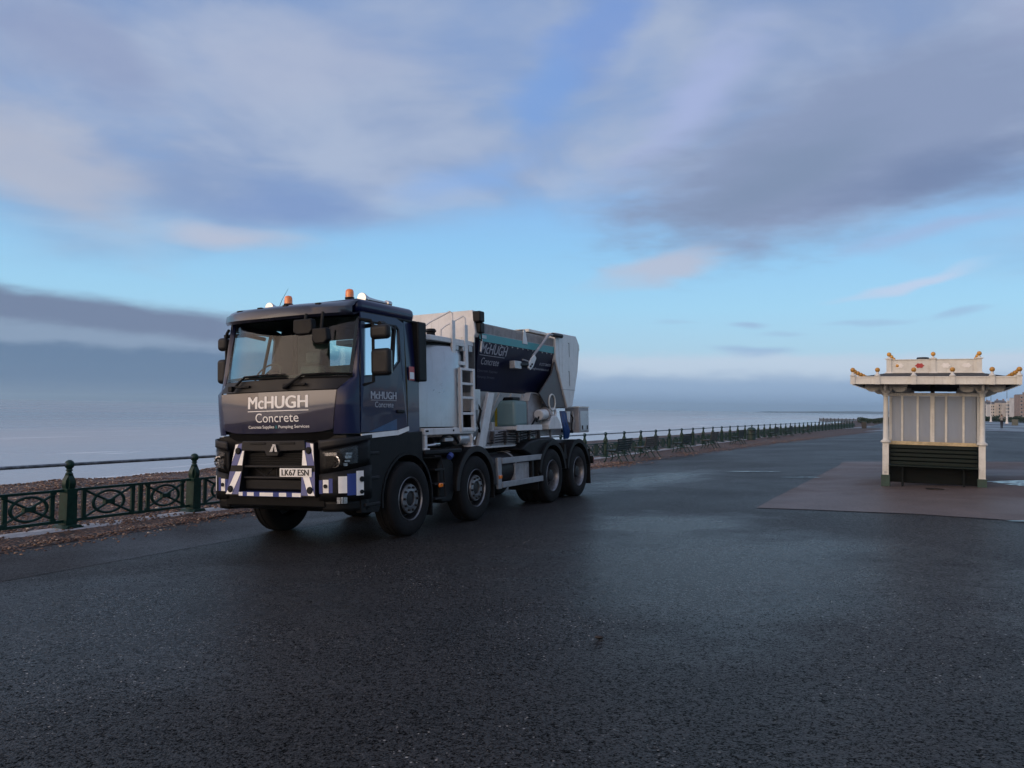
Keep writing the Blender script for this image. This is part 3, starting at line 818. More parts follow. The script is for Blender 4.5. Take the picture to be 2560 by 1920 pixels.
tag(part('sea', mb, mt, smooth=0), kind='structure')


# ================================================================== TRUCK (u back, v to the sea side, w up)
def mv(v): return 2.45 - v


OFF[:] = [2.6, 1.225, 0.0]
a2 = AX * math.cos(TAU) + Vector((0, 0, math.sin(TAU))); k1 = Vector((0, 0, math.cos(TAU))) - AX * math.sin(TAU)
l2 = LX * math.cos(RHO) - k1 * math.sin(RHO); k2 = k1 * math.cos(RHO) + LX * math.sin(RHO)
truck = link('concrete_truck', None)
tm = Matrix((a2, l2, k2)).transposed().to_4x4()
tm.translation = Vector((-1.3502, 11.5215, 0.0)) + a2 * OFF[0] + l2 * OFF[1]
truck.matrix_world = tm
tag(truck, 'dark blue four axle truck with white concrete batching body parked on the promenade', 'truck')


def lerp(a, b, t): return a + (b - a) * t


def ws(t, s):          # windscreen surface, t in -1..1 across, s 0..1 up
    at = abs(t)
    return (-1.40 + 0.2 * s + 0.28 * at ** 3, 1.225 + t * (1.075 - 0.01 * s), 2.17 + 0.85 * s)


def ws_at(v, w, out=0.0):
    s = (w - 2.17) / 0.85; t = (v - 1.225) / 1.075
    return (-1.40 + 0.2 * s + 0.28 * abs(t) ** 3 - out, v, w)


def fp(t, w, out=0.0):  # blue front panel
    hw = lerp(0.905, 0.975, (w - 1.46) / 0.54)
    return (-1.43 + 0.11 * t * t + 0.02 * ((w - 1.78) / 0.3) ** 2 - out, 1.225 + t * hw, w)


def sv(w): return 0.06 if w < 2.15 else 0.06 + 0.06 * (w - 2.15) / 0.87


mb = MB().grid(lambda i, j: ws(i * 2 - 1, j), 20, 6)
windscreen = part('windscreen', mb, glass_w, truck)
mb = MB()                                   # black band round the glass
for s0, s1 in ((0.0, 0.05), (0.93, 1.0)):
    mb.grid(lambda i, j: tuple(x - q for x, q in zip(ws(i * 2 - 1, lerp(s0, s1, j)), (-0.006, 0, 0))), 20, 1)
for t0, t1 in ((-1, -0.965), (0.965, 1)):
    mb.grid(lambda i, j: tuple(x - q for x, q in zip(ws(lerp(t0, t1, i), j), (-0.006, 0, 0))), 2, 6)
part('glass_border', mb, black, windscreen)
mb = MB().grid(lambda i, j: tuple(lerp(p, q, j) for p, q in zip(fp(i * 2 - 1, 2.012), ws(i * 2 - 1, -0.01))), 20, 2)
cowl = part('cowl', mb, greyp, truck)
for v0 in (1.72, 0.78):
    part('cowl_vent', MB().box(-1.425, -1.39, v0 - 0.12, v0 + 0.12, 2.07, 2.10), black, cowl, bevel=0.006)
    part('cowl_hinge', MB().box(-1.45, -1.39, v0 + 0.16, v0 + 0.23, 2.03, 2.10), black, cowl, bevel=0.008)
mb = MB().grid(lambda i, j: fp(i * 2 - 1, lerp(1.46 + 0.05 * abs(i * 2 - 1) ** 6, 2.0, j)), 24, 8)
panel = part('front_panel', mb, navy_gloss, truck)
mb = MB().grid(lambda i, j: (lambda p: (p[0] + 0.03 + 0.05 * j, p[1], lerp(1.47, 1.36, j)))(fp((i * 2 - 1) * 0.98, 1.47)), 20, 2)
part('panel_underside', mb, black, truck)


def on_panel(v0, v1, w0, w1):
    def fn(x, y):
        v = lerp(v0, v1, x); w = lerp(w0, w1, y)
        return fp((v - 1.225) / lerp(0.905, 0.975, (w - 1.46) / 0.54), w, 0.004)
    return fn


lettering('lettering', 'McHUGH', on_panel(1.625, 0.64, 1.785, 1.945), letter, panel, bold=2)
mb = MB().grid(lambda i, j: on_panel(1.63, 0.635, 1.748, 1.758)(i, j), 16, 1); part('underline', mb, letter, panel)
lettering('lettering', 'Concrete', on_panel(1.49, 0.785, 1.605, 1.725), letter, panel, bold=0)
lettering('lettering', 'Concrete Supplies', on_panel(1.63, 1.175, 1.515, 1.565), letter, panel, bold=1)
lettering('lettering', '&', on_panel(1.155, 1.125, 1.523, 1.562), teal, panel, bold=1)
lettering('lettering', 'Pumping Services', on_panel(1.105, 0.635, 1.515, 1.565), letter, panel, bold=1)

for side in (0, 1):
    S = (lambda p: p) if side == 0 else (lambda p: (p[0], mv(p[1]), p[2]))
    # corner fairing and windscreen pillar
    def Fe(w):
        if w <= 2.0:
            f = fp(-1, w); return (f[0] + 0.004, f[1] - 0.006)
        if w <= 2.17:
            t = (w - 2.0) / 0.17; return (lerp(-1.316, -1.12, t), lerp(0.244, 0.145, t))
        t = (w - 2.17) / 0.85; return (lerp(-1.12, -0.93, t), lerp(0.145, 0.158, t))
    def De(w): return (-1.085 if w < 2.1 else lerp(-1.085, -0.985, (w - 2.1) / 0.92), sv(w))
    ring = [1.44, 1.5, 1.6, 1.8, 2.0, 2.06, 2.12, 2.17, 2.3, 2.5, 2.7, 2.9, 3.03]
    mb = MB(); vs = []
    for w in ring:
        f, d_ = Fe(w), De(w)
        bul = 0.045 if w <= 2.0 else 0.02
        for i in range(7):
            t = i / 6; k = math.sin(math.pi * t) * bul
            vs.append(S((lerp(f[0], d_[0], t) - k * 0.8, lerp(f[1], d_[1], t) - k, w)))
    mb.add(vs, [(j * 7 + i, j * 7 + i + 1, (j + 1) * 7 + i + 1, (j + 1) * 7 + i) for j in range(len(ring) - 1) for i in range(6)])
    part('corner_panel', mb, navy, truck, smooth=50)
    # door with window opening
    P3 = lambda u, w: S((u, sv(w), w))
    inner = [(-0.985, 2.17), (-0.40, 2.21), (-0.12, 2.42), (-0.09, 2.86), (-0.15, 2.92), (-0.90, 2.92)]
    outer = [(-1.075, 1.45), (-0.40, 1.45), (0.01, 1.45), (0.03, 2.97), (-0.15, 3.02), (-0.975, 3.02)]
    door = part('door', MB().frame(outer, inner, P3), navy, truck, smooth=0, solid=0.02)
    part('side_window', MB().add([(lambda q: (q[0], q[1] + (0.012 if side == 0 else -0.012), q[2]))(P3(*p)) for p in inner], [(0, 1, 2, 3, 4, 5)]), glass_s, door, smooth=0)
    seal = MB().frame([(u * 1.0 + (0.0), w) for u, w in inner], [(lerp(u, -0.5, 0.035), lerp(w, 2.55, 0.05)) for u, w in inner], lambda u, w: (lambda q: (q[0], q[1] + (-0.012 if side == 0 else 0.012), q[2]))(P3(u, w)))
    part('window_seal', seal, black, door, smooth=0)
    part('quarter_bar', MB().add([P3(-0.20, 2.92), P3(-0.16, 2.92), P3(-0.30, 2.30), P3(-0.34, 2.27)], [(0, 1, 2, 3)]), black, door, smooth=0, solid=0.03)
    part('door_handle', MB().box(-0.26, -0.08, *( (0.03, 0.06) if side == 0 else (2.39, 2.42)), 1.70, 1.745), black, door, bevel=0.01)
    mb = MB().add([S((0.035, 0.06, 1.30)), S((0.40, 0.10, 1.30)), S((0.035, 0.06, 2.15)), S((0.40, 0.10, 2.15)), S((0.045, 0.118, 3.03)), S((0.37, 0.15, 3.03))], [(0, 1, 3, 2), (2, 3, 5, 4)])
    part('rear_corner_panel', mb, navy if side else navy, truck, smooth=60)
    part('side_air_duct', MB().box(0.30, 0.52, *((0.03, 0.17) if side == 0 else (2.28, 2.42)), 2.16, 3.02), black, truck, bevel=0.02)
    # trim below the door
    part('sill_stripe', MB().add([S((-1.08, 0.045, 1.365)), S((-0.25, 0.045, 1.40)), S((-0.25, 0.045, 1.465)), S((-1.08, 0.045, 1.43))], [(0, 1, 2, 3)]), white_v, truck, smooth=0, solid=0.012)
    part('sill_stripe', MB().add([S((-0.24, 0.045, 1.40)), S((0.03, 0.045, 1.455)), S((0.03, 0.045, 1.515)), S((-0.24, 0.045, 1.465))], [(0, 1, 2, 3)]), white_v, truck, smooth=0, solid=0.012)
    part('blue_wedge', MB().add([S((-0.92, 0.047, 1.448)), S((-0.26, 0.047, 1.472)), S((-0.26, 0.047, 1.62))], [(0, 1, 2)]), blue_t, truck, smooth=0, solid=0.004)
    # black lower side with the wheel arch
    arc = [(0.64 * math.cos(R(q)), 0.51 + 0.64 * math.sin(R(q))) for q in range(20, 186, 8)]
    poly = [(0.40, 0.62), (0.40, 1.44), (-1.10, 1.40), (-1.13, 1.0), (-1.08, 0.42), (-0.70, 0.40)] + arc[::-1]
    vv = (0.055, 0.14) if side == 0 else (2.31, 2.395)
    part('cab_lower_side', MB().prism(poly, 'y', *vv), black, truck, smooth=30, bevel=0.008)
    for wz in (0.52, 0.86, 1.18):
        part('cab_step', MB().box(-1.02, -0.70, *((0.03, 0.2) if side == 0 else (2.25, 2.42)), wz - 0.02, wz + 0.02), greyp, truck, bevel=0.008)
    # mirrors
    for nm, w0, w1, v0, v1 in (('mirror', 2.18, 2.53, -0.31 if side == 0 else -0.20, -0.02), ('mirror', 2.65, 2.84, -0.30 if side == 0 else -0.19, -0.01)):
        y0, y1 = (v0, v1) if side == 0 else (mv(v1), mv(v0))
        mr = part(nm, MB().box(-0.97, -0.85, y0, y1, w0, w1), greyp, truck, bevel=0.055, seg=5)
        part('mirror_glass', MB().box(-0.845, -0.838, y0 + 0.03, y1 - 0.03, w0 + 0.03, w1 - 0.03), chrome, mr)
    arm = MB().tube([S((-1.02, 0.10, 2.92)), S((-0.93, -0.02, 2.90)), S((-0.92, -0.045, 2.84)), S((-0.92, -0.045, 2.1)), S((-1.0, 0.07, 2.06))], 0.022, 8)
    part('mirror_arm', arm, black, truck)
    part('mirror_arm', MB().tube([S((-0.88, -0.12, 2.86)), S((-0.6, 0.02, 2.90)), S((-0.28, 0.085, 2.86))], 0.03, 8), black, truck)

# rear wall, floor, roof, interior
orec = [(0.11, 1.25), (2.34, 1.25), (2.34, 3.03), (0.11, 3.03)]; irec = [(1.12, 2.46), (1.68, 2.46), (1.68, 2.85), (1.12, 2.85)]
back = part('cab_back', MB().frame(orec, irec, lambda v, w: (0.37, v, w)), cabin, truck, smooth=0, solid=0.03)
part('rear_window', MB().add([(0.372, 1.12, 2.46), (0.372, 1.68, 2.46), (0.372, 1.68, 2.85), (0.372, 1.12, 2.85)], [(0, 1, 2, 3)]), glass_s, back, smooth=0)
part('cab_floor', MB().box(-1.25, 0.36, 0.15, 2.30, 1.2, 1.42), black, truck)
roof = part('roof', MB().box(-1.0, 0.375, 0.125, 2.325, 3.01, 3.21), navy, truck, bevel=0.085, seg=4)
part('roof_gutter', MB().box(-0.95, 0.40, 0.112, 2.338, 3.0, 3.035), black, roof, bevel=0.01)
part('dashboard', MB().prism([(-1.16, 2.07), (-1.16, 1.6), (-0.75, 1.6), (-0.80, 2.0), (-0.92, 2.12)], 'y', 0.2, 2.25), greyp, truck, bevel=0.02)
part('steering_wheel', MB().add(*(lambda t_: ([(-0.86 + 0.55 * y_, 1.78 + x_, 2.26 + 0.8 * y_ + z_ * .3) for x_, y_, z_ in t_.v], t_.f))(MB().torus((0, 0, 0), 0.21, 0.018, 'z', 28, 8))), black, truck)
for v0 in (0.62, 1.82):
    seat = part('seat', MB().box(-0.55, 0.0, v0 - 0.24, v0 + 0.24, 1.62, 1.80), cabin, truck, bevel=0.05)
    part('seat_back', MB().prism([(-0.08, 1.75), (0.10, 1.75), (0.24, 2.45), (0.12, 2.47)], 'y', v0 - 0.23, v0 + 0.23), cabin, seat, bevel=0.05)
    part('headrest', MB().box(0.13, 0.24, v0 - 0.13, v0 + 0.13, 2.48, 2.68), cabin, seat, bevel=0.04)

# sun visor
def vis(i, j):
    t = i * 2 - 1; at = abs(t); lip = -1.55 + 0.44 * at ** 2.4; wl = 2.925 + 0.055 * t * t
    prof = [(-1.12 + 0.18 * at ** 3, 3.02), (lip + 0.03, wl), (lip, wl + 0.03), (lip + 0.01, wl + 0.11), (lip + 0.05, wl + 0.155 - 0.03 * t * t), (lerp(lip, -0.93, 0.55), 3.155), (-0.93, 3.19)]
    k = j * 6; a_ = min(5, int(k)); f_ = k - a_
    u, w = lerp(prof[a_][0], prof[a_ + 1][0], f_), lerp(prof[a_][1], prof[a_ + 1][1], f_)
    return (u, 1.225 + t * (1.09 - 0.02 * j), w)


visor = part('sun_visor', MB().grid(vis, 28, 6), visor_m, truck, smooth=40, solid=0.012)
for tt in (-0.62, -0.2, 0.2, 0.62):
    q = vis((tt + 1) / 2, 4.4 / 6)
    part('visor_lamp', MB().box(q[0] - 0.02, q[0] + 0.03, q[1] - 0.035, q[1] + 0.035, q[2] - 0.01, q[2] + 0.022), black, visor, bevel=0.006)

for v0, zb in ((0.68, 3.20), (1.77, 3.16)):
    bk = part('beacon', MB().lathe([(0.085, zb), (0.085, zb + 0.02), (0.065, zb + 0.05), (0.06, 3.30), (0.066, 3.305), (0.066, 3.325), (0.0, 3.326)], (-0.44, v0, 0)), black, truck)
    part('beacon_lens', MB().lathe([(0.058, 3.325), (0.060, 3.36), (0.057, 3.41), (0.045, 3.435), (0.02, 3.445), (0.0, 3.446)], (-0.44, v0, 0)), amber, bk)
part('beacon_bracket', MB().box(-0.56, -0.30, 0.58, 0.78, 3.19, 3.235), black, truck, bevel=0.01)
for v0 in (0.42, 2.06):
    hn = part('air_horn', MB().lathe([(0.072, -0.52), (0.075, -0.50), (0.055, -0.44), (0.034, -0.36), (0.024, -0.2), (0.020, 0.06), (0.042, 0.07), (0.042, 0.16), (0.0, 0.161)], (0, v0, 3.285), 'x'), chrome, truck)
    part('horn_mouth', MB().lathe([(0.068, -0.515), (0.05, -0.49), (0.0, -0.485)], (0, v0, 3.285), 'x'), lens_m, hn)
    part('horn_foot', MB().box(-0.42, -0.28, v0 - 0.06, v0 + 0.06, 3.19, 3.255), black, hn, bevel=0.01)
    part('horn_foot', MB().box(0.06, 0.14, v0 - 0.04, v0 + 0.04, 3.19, 3.25), chrome, hn, bevel=0.005)
part('aerial', MB().tube([(-0.72, 1.72, 3.19), (-0.70, 1.66, 3.34), (-0.66, 1.58, 3.50)], [0.006, 0.004, 0.002], 6), black, truck)
# mirrors hung below the visor
for c_, w0, w1, v0, v1 in ((-1.50, 2.70, 2.90, 0.43, 0.75), (-1.50, 2.57, 2.77, 0.20, 0.45)):
    part('front_mirror', MB().prism([(v0, w0 + 0.05), (v0 + 0.05, w0), (v1 - 0.06, w0), (v1, w0 + 0.05), (v1 - 0.01, w1), (v0 + 0.02, w1)], 'x', c_ - 0.05, c_ + 0.05), black, truck, bevel=0.02, seg=3)
part('mirror_arm', MB().tube([(-1.50, 0.58, 2.88), (-1.48, 0.58, 2.97)], 0.02), black, truck)
part('mirror_arm', MB().tube([(-1.50, 0.33, 2.76), (-1.46, 0.33, 2.98)], 0.02), black, truck)
# wipers
for pts in (((1.93, 2.03), (1.80, 2.14), (1.69, 2.215), (1.35, 2.225), (0.98, 2.22)), ((0.98, 2.03), (0.83, 2.13), (0.72, 2.205), (0.40, 2.215), (0.13, 2.21))):
    wp = part('wiper', MB().tube([ws_at(v, max(w, 2.04), 0.04) for v, w in pts], [0.022, 0.018, 0.014, 0.012, 0.010], 6), black, truck)
    b0, b1 = pts[2], pts[4]
    part('wiper_blade', MB().tube([ws_at(lerp(b0[0] + .1, b1[0], t_), lerp(b0[1], b1[1], t_) - 0.035, 0.018) for t_ in (0, .33, .66, 1)], 0.011, 6), black, wp)

# bumper: grille, stripes, plate
part('grille_back', MB().box(-1.24, -1.20, 0.45, 2.0, 0.55, 1.38), black, truck)
gp = part('grille_panel', MB().prism([(0.70, 1.365), (1.75, 1.365), (1.77, 1.235), (1.36, 1.225), (1.33, 1.16), (1.14, 1.16), (1.11, 1.225), (0.68, 1.235)], 'x', -1.40, -1.25), greyp, truck, bevel=0.012)
for v0 in (0.98, 1.47):
    part('grille_slot', MB().box(-1.407, -1.38, v0 - 0.13, v0 + 0.13, 1.315, 1.345), black, gp, bevel=0.004)
emb = MB()
emb.add([(-1.425, 1.165, 1.315), (-1.425, 1.185, 1.325), (-1.425, 1.245, 1.222), (-1.425, 1.195, 1.222)], [(0, 1, 2, 3)])
emb.add([(-1.425, 1.165, 1.315), (-1.425, 1.150, 1.325), (-1.425, 1.115, 1.222), (-1.425, 1.160, 1.222)], [(0, 1, 2, 3)])
part('emblem', emb, chrome, gp, smooth=0, solid=0.02)
for k in range(7):
    wz = 1.19 - k * 0.022
    part('grille_slat', MB().box(-1.33, -1.26, 0.72, 1.73, wz - 0.006, wz + 0.006), black, truck)
for wz, hh in ((1.03, 0.014), (0.885, 0.014)):
    part('grille_bar', MB().box(-1.39, -1.28, 0.70, 1.75, wz - hh, wz + hh), greyp, truck, bevel=0.006)
for p0, p1 in (((1.60, 1.0), (1.42, 0.9)), ((1.42, 0.9), (1.28, 1.0)), ((1.22, 1.0), (1.22, 0.9))):
    part('grille_brace', MB().tube([(-1.32, p0[0], p0[1]), (-1.32, p1[0], p1[1])], 0.010, 6), greyp, truck)
part('grille_lower', MB().box(-1.37, -1.25, 0.72, 1.73, 0.72, 0.86), black, truck, bevel=0.02)
def lean(u, w): return u + (w - 1.0) * 0.14


for side in (0, 1):
    S = (lambda v: v) if side == 0 else mv
    X = lambda pts, du: [(lean(-1.42, w) - du, S(v), w) for v, w in pts]
    outl = [(0.475, 0.655), (0.705, 0.655), (0.730, 1.03), (0.750, 1.36), (0.565, 1.33), (0.520, 1.03)]
    mb = MB(); n = len(outl)
    mb.add([(lean(-1.42, w), S(v), w) for v, w in outl] + [(lean(-1.30, w), S(v), w) for v, w in outl], [(0, 1, 2, 5), (5, 2, 3, 4), (6, 11, 8, 7), (11, 10, 9, 8)] + [(i_, (i_ + 1) % n, n + (i_ + 1) % n, n + i_) for i_ in range(n)])
    bar = part('bumper_bar', mb, black, truck, smooth=0)
    for pts in ([(0.722, 1.045), (0.530, 1.045), (0.570, 1.318), (0.738, 1.345)], [(0.700, 0.668), (0.482, 0.668), (0.512, 0.965), (0.720, 0.965)]):
        part('stripe', MB().add(X(pts, 0.004), [(0, 1, 2, 3)]), blue_v, bar, smooth=0)
    for pts in ([(0.722, 1.046), (0.640, 1.046), (0.736, 1.343)], [(0.622, 1.326), (0.571, 1.318), (0.536, 1.09)],
                [(0.719, 0.964), (0.620, 0.964), (0.483, 0.669), (0.585, 0.669)]):
        part('stripe', MB().add(X(pts, 0.008), [tuple(range(len(pts)))]), white_v, bar, smooth=0)
    for v0, w0 in ((0.632, 1.235), (0.560, 0.735)):
        u_ = lean(-1.42, w0) - 0.008
        part('bolt_cover', MB().lathe([(0.045, u_), (0.045, u_ - 0.012), (0.035, u_ - 0.02), (0.0, u_ - 0.021)], (0, S(v0), w0), 'x', 16), black, bar)
lu = lean(-1.42, 0.67)
lip = part('bumper_lip', MB().box(lu, -1.26, 0.705, 1.745, 0.645, 0.70), blue_v, truck)
for v1, v0 in ((1.745, 1.676), (1.60, 1.485), (1.386, 1.16), (1.06, 0.94), (0.846, 0.706)):
    part('stripe', MB().add([(lu - 0.0035, v0, 0.65), (lu - 0.0035, v1, 0.65), (lu - 0.0035, v1, 0.698), (lu - 0.0035, v0, 0.698)], [(0, 1, 2, 3)]), white_v, lip, smooth=0)
part('bumper_valance', MB().prism([(-1.40, 0.65), (-1.38, 0.52), (-1.25, 0.46), (-1.15, 0.46), (-1.15, 0.65)], 'y', 0.40, 2.05), black, truck, bevel=0.01)
plate = part('number_plate', MB().box(-1.445, -1.436, 0.55, 1.07, 0.90, 1.011), white_v, truck, bevel=0.003)
lettering('lettering', 'LK67 ESN', lambda x, y: (-1.4475, lerp(1.035, 0.59, x), lerp(0.917, 0.994, y)), letter_k, plate, bold=2)

BC = [(0.46, -1.40), (0.35, -1.388), (0.25, -1.37), (0.17, -1.32), (0.10, -1.25), (0.05, -1.15), (0.02, -1.05), (0.01, -0.92)]


def bc(t, out=0.0):
    t = max(0, min(6.999, t)); i = int(t); f = t - i
    v, u = lerp(BC[i][0], BC[i + 1][0], f), lerp(BC[i][1], BC[i + 1][1], f)
    nx, ny = (BC[i + 1][0] - BC[i][0]), (BC[i + 1][1] - BC[i][1]); L_ = math.hypot(nx, ny)
    return (u + nx / L_ * out, v - ny / L_ * out)


for side in (0, 1):
    S = (lambda v: v) if side == 0 else mv
    def shell(w0, w1, t0, t1, out, n=14, tilt=0.0):
        def fn(i, j):
            t = lerp(t0, t1, i); u, v = bc(t, out); w = lerp(w0(t) if callable(w0) else w0, w1(t) if callable(w1) else w1, j)
            return (u + tilt * j, S(v), w)
        return MB().grid(fn, n, 3)
    up = lambda base, k: (lambda t: base + k * t / 7)
    lowc = part('bumper_corner', shell(0.60, up(0.93, 0.10), 0, 7, 0.0), black, truck, solid=0.02)
    part('headlight_surround', shell(up(0.935, 0.10), up(1.24, 0.12), 0, 7, -0.02), black, truck, solid=0.02)
    part('headlight_brow', shell(up(1.24, 0.12), up(1.36, 0.06), 0, 7, 0.012), greyp, truck, solid=0.02)
    part('bumper_skirt', shell(0.46, 0.60, 0.2, 7, -0.05, tilt=-0.02), black, truck, solid=0.02)
    # stripes on the corner
    for t0, t1, w0, w1, mt_ in ((0.0, 0.45, 0.69, 0.86, blue_v), (0.5, 1.25, 0.70, 0.865, white_v), (1.28, 1.8, 0.70, 0.88, blue_v), (2.5, 3.6, 0.695, 0.905, white_v), (3.62, 4.7, 0.665, 0.935, blue_v), (4.72, 5.75, 0.655, 0.965, white_v)):
        part('stripe', shell(w0, w1, t0, t1, 0.0135, 6), mt_, lowc, smooth=60)
    for t_, w0, r_ in ((0.87, 0.785, 0.026), (5.45, 0.86, 0.035), (5.4, 0.70, 0.026)):
        u, v = bc(t_, 0.016); u2, v2 = bc(t_, 0.03)
        part('bolt_cover', MB().cyl((u, S(v), w0), (u2, S(v2), w0), r_, n=14), black, lowc)
    # headlight
    hl = part('headlight', shell(up(0.99, 0.12), up(1.20, 0.12), 0.6, 4.9, -0.012, 10), black, truck, solid=0.01)
    part('indicator', shell(1.165, 1.205, 0.7, 2.35, 0.002, 6), lens_m, hl)
    u, v = bc(2.05, -0.005); uu, v2 = bc(2.05, 0.012)
    part('lamp', MB().lathe([(0.078, 0.0), (0.08, -0.014), (0.066, -0.018), (0.055, -0.002), (0.03, 0.010), (0.0, 0.014)], (u + 0.012, S(v), 1.09), 'x', 24), lens_m, hl)
    for k in range(3):
        part('lamp_bar', MB().box(u - 0.02, u - 0.012, *sorted((S(v) - 0.07, S(v) + 0.07)), 1.055 + k * 0.035, 1.065 + k * 0.035), black, hl)
    for w0, w1, t0, t1 in ((1.175, 1.20, 3.5, 4.3), (1.13, 1.165, 3.4, 4.2), (1.085, 1.105, 3.35, 4.0), (1.035, 1.07, 3.2, 3.7)):
        part('daytime_lamp', shell(w0, w1, t0, t1, 0.002, 4), lens_m, hl)
    part('headlight_glass', shell(up(0.985, 0.12), up(1.205, 0.12), 0.55, 4.95, 0.014, 10), lens_g, hl)
    fl = part('fog_lamp', shell(0.565, 0.645, 2.3, 3.6, 0.018, 6), lens_m, truck)
    for t_ in (2.75, 3.1):
        part('lamp_bar', shell(0.565, 0.645, t_, t_ + 0.06, 0.022, 1), black, fl)


# ------------------------------------------------------------------ wheels
def wheel_set(kind):
    """meshes of one wheel round the local y axis, outer face towards -y"""
    OFFS = list(OFF); OFF[:] = [0, 0, 0]
    tyre = MB().lathe([(0.295, -0.13), (0.33, -0.148), (0.40, -0.15), (0.46, -0.146), (0.495, -0.132), (0.512, -0.11), (0.515, -0.085), (0.503, -0.08), (0.503, -0.07), (0.515, -0.065), (0.515, -0.005), (0.503, 0.0), (0.503, 0.01), (0.515, 0.015), (0.515, 0.07), (0.512, 0.11), (0.495, 0.132), (0.46, 0.146), (0.40, 0.15), (0.295, 0.13)], (0, 0, 0), 'y', 48, True).mesh('tyre', rubber, 40)
    if kind == 'front':
        rim = MB().lathe([(0.294, -0.12), (0.303, -0.138), (0.296, -0.145), (0.285, -0.130), (0.272, -0.05), (0.262, 0.02), (0.238, 0.03), (0.214, 0.0), (0.207, -0.115), (0.198, -0.135), (0.122, -0.135), (0.112, -0.14), (0.106, -0.138), (0.102, -0.10)], (0, 0, 0), 'y', 40, caps=False)
        hub = MB().lathe([(0.103, -0.07), (0.098, -0.12), (0.085, -0.125), (0.0, -0.126)], (0, 0, 0), 'y', 24, caps=False)
        ny = -0.137
    else:
        rim = MB().lathe([(0.294, -0.12), (0.303, -0.138), (0.296, -0.145), (0.286, -0.135), (0.268, -0.08), (0.262, 0.02), (0.22, 0.05), (0.15, 0.045)], (0, 0, 0), 'y', 40, caps=False)
        hub = MB().lathe([(0.17, 0.045), (0.165, -0.02), (0.12, -0.07), (0.11, -0.10), (0.06, -0.11), (0.0, -0.111)], (0, 0, 0), 'y', 24, caps=False)
        ny = 0.03
    nut = MB().lathe([(0.017, 0.0), (0.017, -0.022), (0.012, -0.03), (0.0, -0.031)], (0, 0, 0), 'y', 8)
    bowl = MB().lathe([(0.284, -0.125), (0.266, -0.05), (0.262, 0.0), (0.235, 0.02), (0.212, -0.04), (0.208, -0.115)], (0, 0, 0), 'y', 40, caps=False) if kind == 'front' else MB().lathe([(0.258, 0.015), (0.22, 0.044), (0.15, 0.04)], (0, 0, 0), 'y', 40, caps=False)
    bowl = bowl.mesh('rim_bowl_shade', nut_shade_m, 40)  # dark ring puts the shade inside the rim into the colour
    r = (tyre, rim.mesh('rim', rimm, 40), hub.mesh('hub', nut_shade_m, 40), nut.mesh('lug_nut', nut_shade_m, 30), ny, bowl)
    OFF[:] = OFFS
    return r


WS = {'front': wheel_set('front'), 'rear': wheel_set('rear')}
U4 = [0.0, 1.927, 5.035, 6.411]


def put_wheel(u, v, kind, flip, nuts, tilt=0.0):
    ty, rm, hb_, nt, ny, bw_ = WS[kind]
    w = link('wheel', rm, truck, (u - OFF[0], v - OFF[1], 0.512 - OFF[2]))
    w.rotation_euler = (0, random.uniform(0, 6), math.pi if flip else 0)
    link('tyre', ty, w); link('hub', hb_, w); link('rim_bowl_shade', bw_, w)
    if nuts:
        for k in range(10):
            a_ = 2 * math.pi * k / 10
            link('lug_nut', nt, w, (0.162 * math.sin(a_), ny, 0.162 * math.cos(a_)))
    return w


for i, u in enumerate(U4):
    kind = 'front' if i < 2 else 'rear'
    put_wheel(u, 0.15, kind, False, True)
    put_wheel(u, 2.30, kind, True, i < 2)
    if kind == 'rear':
        put_wheel(u, 0.48, kind, True, False); put_wheel(u, 1.97, kind, False, False)
    part('axle', MB().cyl((u, 0.3, 0.512), (u, 2.15, 0.512), 0.075, n=12), black, truck)
for v in (0.83, 1.62):
    part('chassis_rail', MB().box(-1.0, 7.0, v - 0.04, v + 0.04, 0.82, 1.10), black, truck, bevel=0.01)
part('engine', MB().box(-0.9, 0.9, 0.85, 1.6, 0.55, 1.15), black, truck, bevel=0.05)
part('gearbox', MB().cyl((0.9, 1.22, 0.78), (2.4, 1.22, 0.70), 0.24, 0.16, 14), black, truck)
for u in (5.035, 6.411):
    part('differential', MB().sphere((u, 1.225, 0.52), (0.26, 0.24, 0.24)), black, truck)


def guard(u, r, q0, q1, v0, v1, th=0.035, mat=None):
    pts = [(u + r * math.cos(R(q)), 0.512 + r * math.sin(R(q))) for q in range(q0, q1 + 1, 6)]
    pts += [(u + (r - th) * math.cos(R(q)), 0.512 + (r - th) * math.sin(R(q))) for q in range(q1, q0 - 1, -6)]
    return MB().prism(pts, 'y', v0, v1)


